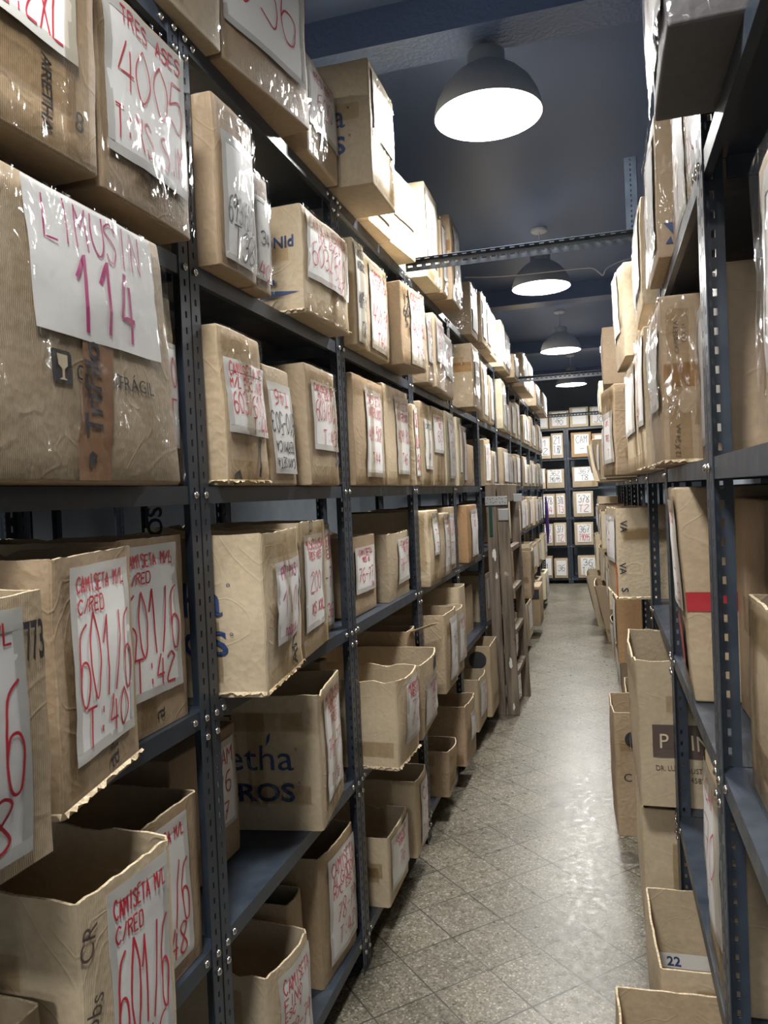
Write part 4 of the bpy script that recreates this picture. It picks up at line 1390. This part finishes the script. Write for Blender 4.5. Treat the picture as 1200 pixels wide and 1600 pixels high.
right_box(RZ[3], 3.33, 3.68, .049, 1.43, 'open box with black VA letters reading downwards, jutting past the third post', tone=1, torn=True, group=GR, style='open', tp=None, X1=.012, d=.42, rag=.008, bow=.006,
          paper=(.2, .40, .95, .92), lines=arr('C|T'),
          prints=[ink('nearR', 'print_black', [('t', 'VA', .035, .86, .026, -90, True), ('t', 'VA', .022, .40, .026, -90, True), ('t', 'S', .03, .13, .028, -90, True)]),
                  ink('front', 'orange_print', [('poly', [(.86, .02), (.97, .02), (.97, .4), (.86, .4)])])])
right_box(RZ[2], 1.44, 1.69, .184, .975, 'box with red-written sheet beside the first post, knee-high', tone=0, group=GR, tp='bands', d=.36,
          paper=(.1, .25, .95, .97), lines=[('CAM', .85, .15), ('70', .5, .3), ('T', .2, .15)])
right_box(RZ[2], 2.352, 2.86, .076, 1.045, 'patched open box with a black printed panel reading P IN', tone=1, group=GR, style='open', tp='bands', X1=.07, d=.40, bow=.012, rag=.012, bulge=.006,
          prints=[ink('nearR', 'print_brown', [('poly', [(.10, .34), (.62, .34), (.62, .565), (.10, .565)]), ('t', 'DR. LUIS', .108, .25, .0155, 0, False, .82), ('t', 'AUSTEG', .325, .24, .0155, 0, False, .82), ('t', '14582-', .325, .175, .0155, 0, False, .9)]),
                  ink('nearR', 'print_cream', [('t', 'P', .14, .405, .044, 0, False, .9), ('t', 'I', .352, .40, .044, 0, False, .9), ('t', 'N', .392, .395, .044, 0, False, .9)], 'panel_lettering', .0045)])
right_box(RZ[2], 2.90, 3.15, .135, .95, 'black-rimmed dim box behind the patched open box, knee-high', tone=2, group=GR, style='open', tp=None, lod=1)
right_box(RZ[2], 4.25, 4.8, .048, .915, 'tan box with white strip below the VA box, knee-high', tone=3, group=GR, tp=None, style='open', lod=1, bow=.01, paper=(.1, .3, .9, .95), lines=arr('C|6|T'))
right_box(RZ[1], 2.46, 2.92, .081, .52, 'plain box under the patched open box on the bottom shelf', tone=1, group=GR, tp=None, style='open', d=.4)
right_box(0, 3.42, 3.75, .013, .54, 'smooth box with letter C and part of a black disc, standing low in the aisle', tone=2, group=GR, tp=None, style='open', d=.42, bow=.006, X1=-.005,
          prints=[ink('nearR', 'print_black', [('t', 'C', .19, .44, .036, 0, False), ('poly', ringpts(.52, .78, .26, .07))])])
right_box(RZ[1], 3.79, 4.1, .07, .60, 'narrow box behind the C box on the bottom shelf', tone=0, group=GR, tp=None, style='open', lod=1)
low, lowc = right_box(RZ[1], 1.86, 2.235, .09, .385, 'low open box with white blue-lettered tape across its inside, bottom shelf', tone=1, group=GR, tp=None, style='open', X1=.076, d=.36, bow=.004)
right_box(RZ[1], 1.45, 1.80, .0, .37, 'open box at the lower edge of the picture on the opposite rack', tone=0, group=GR, tp=None, style='open', X1=-.012, d=.4)
FARR = [(4, 4.2, 4.7, .02, 1.86), (4, 4.75, 5.0, -.01, 1.8), (4, 5.2, 5.8, -.02, 1.84), (4, 6.1, 6.6, -.06, 1.85), (4, 7.0, 7.6, -.05, 1.8), (4, 8.0, 8.6, -.04, 1.82), (4, 9.0, 9.5, 0.0, 1.85),
        (3, 4.2, 4.7, .06, 1.36), (3, 5.2, 5.8, .02, 1.36), (3, 6.1, 6.7, -.02, 1.33), (3, 7.05, 7.6, -.04, 1.36), (3, 8.0, 8.6, -.06, 1.34), (3, 9.76, 10.2, -.06, 1.4),
        (2, 5.2, 5.7, .05, .9), (2, 6.1, 6.6, .02, .88), (2, 7.1, 7.6, .0, .9), (2, 8.0, 8.6, -.05, .9), (2, 9.0, 9.4, -.10, .98),
        (1, 5.2, 5.7, .08, .45), (1, 6.2, 6.7, .05, .45), (0, 7.7, 8.4, .0, .55), (0, 8.55, 9.3, -.10, .555),
        (5, 6.95, 7.5, .03, 2.3), (5, 8.0, 8.6, .04, 2.32)]
seen = {}
for (s, y0, y1, x, zt) in FARR:
    bay = int((y0 - Y0) // W) + 2
    seen[(s, bay)] = seen.get((s, bay), 0) + 1
    tone = rg.choice((0, 0, 1, 2))
    st = 'open' if s < 4 or rg.random() < .4 else 'closed'
    right_box(RZ.get(s, 0), y0, y1, x, zt, ('tall open box standing on the floor far along the opposite rack, %s bay' % ORD[bay - 1]) if s == 0 else '%s box, %s along the %s shelf of the opposite rack, %s bay from the viewer' % (
        ('tan', 'pale', 'brown')[tone], ORD[seen[(s, bay)] - 1], LEVEL.get(s, 'floor below the bottom'), ORD[bay - 1]), tone=tone, style=st, group=GR, lod=1, tp=None, bow=.03 if s == 1 else .01, lean=.04 if s == 4 and y0 > 5 else (.11 if s == 0 else 0),
        rag=.01, paper=(.15, .25, .9, .92), lines=arr(rg.choice(('C|60|T', '7|T', 'C|T'))))

# ------------------------------------------------------------------ end rack
BZ = {1: .0922, 2: .6127, 3: 1.0606, 4: 1.5277, 5: 2.0038, 6: 2.4788}
for s, x0, x1, zt, tone, txt, lab in (
        (6, -.95, -.80, 2.66, 4, '', 'cream box end at the left of the end rack top shelf'),
        (6, -.785, -.475, 2.75, 1, 'ABC|90', 'wide box with white sheet on the end rack top shelf, left of the post'),
        (6, -.465, -.18, 2.79, 4, '', 'tallest box on the end rack top shelf, behind the third crossbar'),
        (6, -.155, .09, 2.78, 4, 'LO|JC', 'box lettered LO on the end rack top shelf'),
        (5, -.95, -.775, 2.36, 1, '1|2', 'box marked 1 on the upper end-rack shelf'),
        (5, -.765, -.578, 2.40, 1, '21|T.B2', 'box marked 21 on the upper end-rack shelf'),
        (5, -.455, -.15, 2.39, 3, 'CAM|-', 'orange box with half-height sheet on the upper end-rack shelf'),
        (5, -.135, .1, 2.36, 3, '', 'plain orange box at the far corner of the upper end-rack shelf'),
        (4, -.97, -.875, 1.85, 1, '', 'slim box standing upright on the eye-level end-rack shelf'),
        (4, -.855, -.582, 1.83, 1, '362|T90/95', 'low wide box marked 362 on the eye-level end-rack shelf'),
        (4, -.455, -.07, 1.85, 0, '367|T8', 'low wide box with slip of tape below its sheet, eye-level end-rack shelf'),
        (3, -.96, -.735, 1.44, 1, '378|T4', 'box marked 378 T4 on the end rack'),
        (3, -.725, -.578, 1.44, 1, '378|T3', 'box marked 378 T3 on the end rack beside the post'),
        (3, -.455, -.15, 1.46, 1, '378|T2', 'box marked 378 T2 on the end rack past the post'),
        (2, -.96, -.785, .96, 1, '377|T3', 'box marked 377 T3 on the end rack'),
        (2, -.775, -.578, .975, 1, '377|T2', 'box marked 377 T2 on the end rack beside the post'),
        (2, -.455, -.165, .97, 1, '367|T9095', 'box marked 367 T90 on the end rack past the post'),
        (1, -.97, -.815, .44, 0, '1', 'narrow box with small sheet on the bottom end-rack shelf'),
        (1, -.79, -.578, .40, 0, '36', 'box with blank-looking sheet on the bottom end-rack shelf beside the post'),
        (1, -.42, -.12, .44, 0, '36|T H3', 'box with blue-white sheet on the bottom end-rack shelf past the post')):
    carton(lab, (x0, BKY - .03, BZ[s] + .0012), 0, x1 - x0, zt - BZ[s], .38, tone=tone, group=GB, lod=1, tp=None,
           paper=(.16, .14, .88, .92) if s != 4 else (.08, .30, .86, .96), lines=[(q, 1 - (i + .55) / (len(txt.split('|')) + .1), .38, 'red' if (s in (2, 3) and i == 1) else 'black', .1, .9, 2.0) for i, q in enumerate(txt.split('|'))] if txt else ())

# boxes beyond the ladder-side rack, seen through the gaps above the waist-high shelf
for i, (y0, y1, zt, tone, txt) in enumerate(((.3, .52, 1.50, 0, 'NON'), (.62, .9, 1.9, 4, ''), (.95, 1.08, 1.93, 4, ''), (1.3, 1.8, 1.9, 1, ''), (2.2, 2.6, 1.8, 1, ''), (2.7, 2.9, 1.9, 0, '60'), (3.2, 3.7, 1.85, 1, ''))):
    r_, c_ = carton('box in the neighbouring aisle, %s seen through the gap over the waist-high shelf' % ORD[i], (-2.73, y0, SZ[4] + .0012 if i else SZ[3] + .0012), pi / 2, y1 - y0, zt - (SZ[4] if i else SZ[3]), .35,
                    tone=tone, group='boxes in the neighbouring aisle', lod=1, tp=None, paper=(.1, .1, .9, .6) if txt else None, lines=arr(txt) if txt else (),
                    prints=[ink('front', 'print_black', [('t', 'aretha', .15, .12, .03, 0, False), ('t', 'ANDROS', .15, .03, .022, 0, True)])] if i in (1, 2) else [])

# ------------------------------------------------------------------ loose things in the boxes
def blob(name, loc, sx, sy, sz, mat, seed):
    mb = MB()
    o = Vector((seed, seed * 2.3, 1))

    def f(a, b_):
        th, ph = a * TAU, (b_ - .5) * pi
        p = Vector((cos(th) * cos(ph), sin(th) * cos(ph), sin(ph)))
        k = 1 + .28 * noise.noise(p * 1.8 + o) + .12 * noise.noise(p * 5 + o)
        return (p.x * sx * k, p.y * sy * k, p.z * sz * k)
    mb.quadgrid(f, 28, 16)
    ob = mb.obj(name, mat, None, True)
    ob.location = loc
    return ob


tag(blob('green_cloth', (-1.0, 1.912, .32), .10, .028, .13, 'green_cloth', 4), 'dark green cloth bundled in a box on the bottom shelf', 'cloth')
tag(blob('purple_cloth', (-.75, 10.62, 1.10), .025, .05, .30, 'purple_cloth', 9), 'purple cloth hanging at the far end of the ladder-side rack', 'cloth')

# ------------------------------------------------------------------ folded wooden stepladder
lad = thing('stepladder', 'old paint-spattered wooden stepladder folded upright against the long rack', 'ladder', (-.69, 5.13, 0))


def plank(name, x0, x1, y0, y1, z0, z1, mat='old_wood', dx=0.0, par=lad):
    mb = MB()
    mb.prism([(x0, y0, z0), (x1, y0, z0), (x1, y1, z0), (x0, y1, z0)], (dx, 0, z1 - z0))
    ob = mb.obj(name, mat, par)
    bv = ob.modifiers.new('edge', 'BEVEL')
    bv.width = .004
    bv.segments = 2
    return ob


plank('stile', -.064, .006, 0, .034, 0, 1.50, dx=-.012)
plank('stile', .018, .096, .010, .042, 0, 1.46, dx=-.024)
plank('stile', -.05, .004, .50, .532, .02, 1.5, dx=-.01)
plank('stile', .062, .125, .50, .532, .0, 1.46, dx=-.035)
for z in (.27, .55, .83, 1.11):
    plank('rung', .060 - .022 * z / 1.46, .105 - .022 * z / 1.46, .034, .502, z, z + .035)
    plank('rung', -.045, -.0, .034, .502, z + .1, z + .135)
plank('top_board', -.075, -.004, -.012, .55, 1.47, 1.575)
plank('top_board', .004, .075, -.008, .55, 1.45, 1.57)
pl_ = plank('metal_plate', -.078, .074, -.0165, -.0125, 1.43, 1.49, 'galvanised')
mb = MB()
for i in range(14):
    q = ((i % 7) * .0205 - .066 + .004 * ((i * 5) % 3), 1.446 + .026 * (i // 7) + .006 * ((i * 3) % 2))
    mb.face([(q[0] + .0036 * cos(TAU * k / 10), -.0172, q[1] + .0036 * sin(TAU * k / 10)) for k in range(10)])
mb.obj('dark_hole_disc', 'print_black', pl_)  # dark discs painted on for the shaded holes of the plate
plank('hinge_strap', .004, .076, -.004, .003, 1.325, 1.405, 'galvanised')
plank('metal_plate', .078, .14, .30, .304, 1.445, 1.50, 'galvanised')
for i, (px_, pz_, sz_, seed_) in enumerate(((-.03, 1.10, .05, 3), (-.02, .95, .028, 6), (.05, .36, .045, 8), (.06, .06, .03, 12))):
    rr = random.Random(seed_)
    mb = MB()
    yy = -.0012 if px_ < 0 else .0088
    mb.face([(px_ + sz_ * .38 * rr.uniform(.45, 1) * cos(TAU * k / 18), yy, pz_ + sz_ * rr.uniform(.4, 1.1) * sin(TAU * k / 18)) for k in range(18)])
    mb.obj('paint_splash', 'white_card', lad)
plank('green_bar', -.055, -.033, -.01, -.001, 1.22, 1.43, 'green_cloth')


# ------------------------------------------------------------------ small extras
# printed white tape stuck inside the low open box
mb = MB()
mb.quadgrid(lambda a, b_: lowc.D(.0075, .02 + .30 * a, .065 + .042 * b_), 8, 2)
tp_ = mb.obj('white_tape', 'white_card', low)
mb = MB()
for q, s0 in (('22', .05), ('BU', .20)):
    printed(mb, q, s0, .072, .026, lambda a, b_: lowc.D(.0090, a, b_), 0, True)
mb.obj('tape_lettering', 'print_blue', tp_)

# thin white cable strung across the aisle
cu = bpy.data.curves.new('cable', 'CURVE')
cu.dimensions = '3D'
cu.bevel_depth = .0035
cu.bevel_resolution = 2
sp_ = cu.splines.new('NURBS')
P = [(-.80, 4.85, 2.90), (-.6, 4.85, 2.875), (-.3, 4.85, 2.87), (-.05, 4.84, 2.865), (.0, 4.84, 2.855), (.03, 4.84, 2.82), (.05, 4.84, 2.80), (.06, 4.84, 2.84), (.10, 4.85, 2.865), (.16, 4.85, 2.885), (.30, 4.86, 2.90), (.40, 4.87, 2.97)]
sp_.points.add(len(P) - 1)
for p, q in zip(sp_.points, P):
    p.co = (*q, 1)
sp_.use_endpoint_u = True
sp_.order_u = 3
dg = bpy.context.evaluated_depsgraph_get()
tmp = bpy.data.objects.new('cable_tmp', cu)
me = bpy.data.meshes.new_from_object(tmp)
bpy.data.objects.remove(tmp)
me.materials.clear()
me.materials.append(MAT['white_plastic'])
tag(link('hanging_cable', me), 'thin white cable strung across the aisle under the ceiling, before the third lamp', 'cable')

# loose film fluttering from the overhead box
mb = MB()
ov = [o for o in COL.objects if o.get('label', '').startswith('overhead box seen from below')][0]
o_ = Vector((3, 8, 1))


def flutter(a, b_):
    n = noise.noise_vector(Vector((a * 3, b_ * 4, 0)) + o_)
    return (.0 + .23 * a, -.012 - .075 * (1 - b_) * (1 - .3 * a) * (1 + .5 * n.x) - .01 * n.y, .20 + .22 * b_ + .05 * n.z * (1 - b_))


mb.quadgrid(flutter, 14, 14)
mb.obj('loose_film', 'stretch_film', ov, True)

# flap of the box marked CASA
cs = [o for o in COL.objects if 'flap marked CASA' in o.get('label', '')][0]
mb = MB()
mb.quadgrid(lambda a, b_: (.005 + .14 * a, -.01 - .10 * b_, .325 + .035 * b_ - .02 * a), 6, 6)
fl_ = mb.obj('flap', CB[0], cs)
sd = fl_.modifiers.new('thickness', 'SOLIDIFY')
sd.thickness = .004
mb = MB()
write(mb, 'CASA', .02, .025, .10, .05, .005, lambda a, b_: (.005 + a, -.01 - .10 * (b_ / .10), .3285 + .035 * (b_ / .10) - .02 * (a / .14)), random.Random(2))
mb.obj('handwritten_lettering', 'black_marker', fl_)
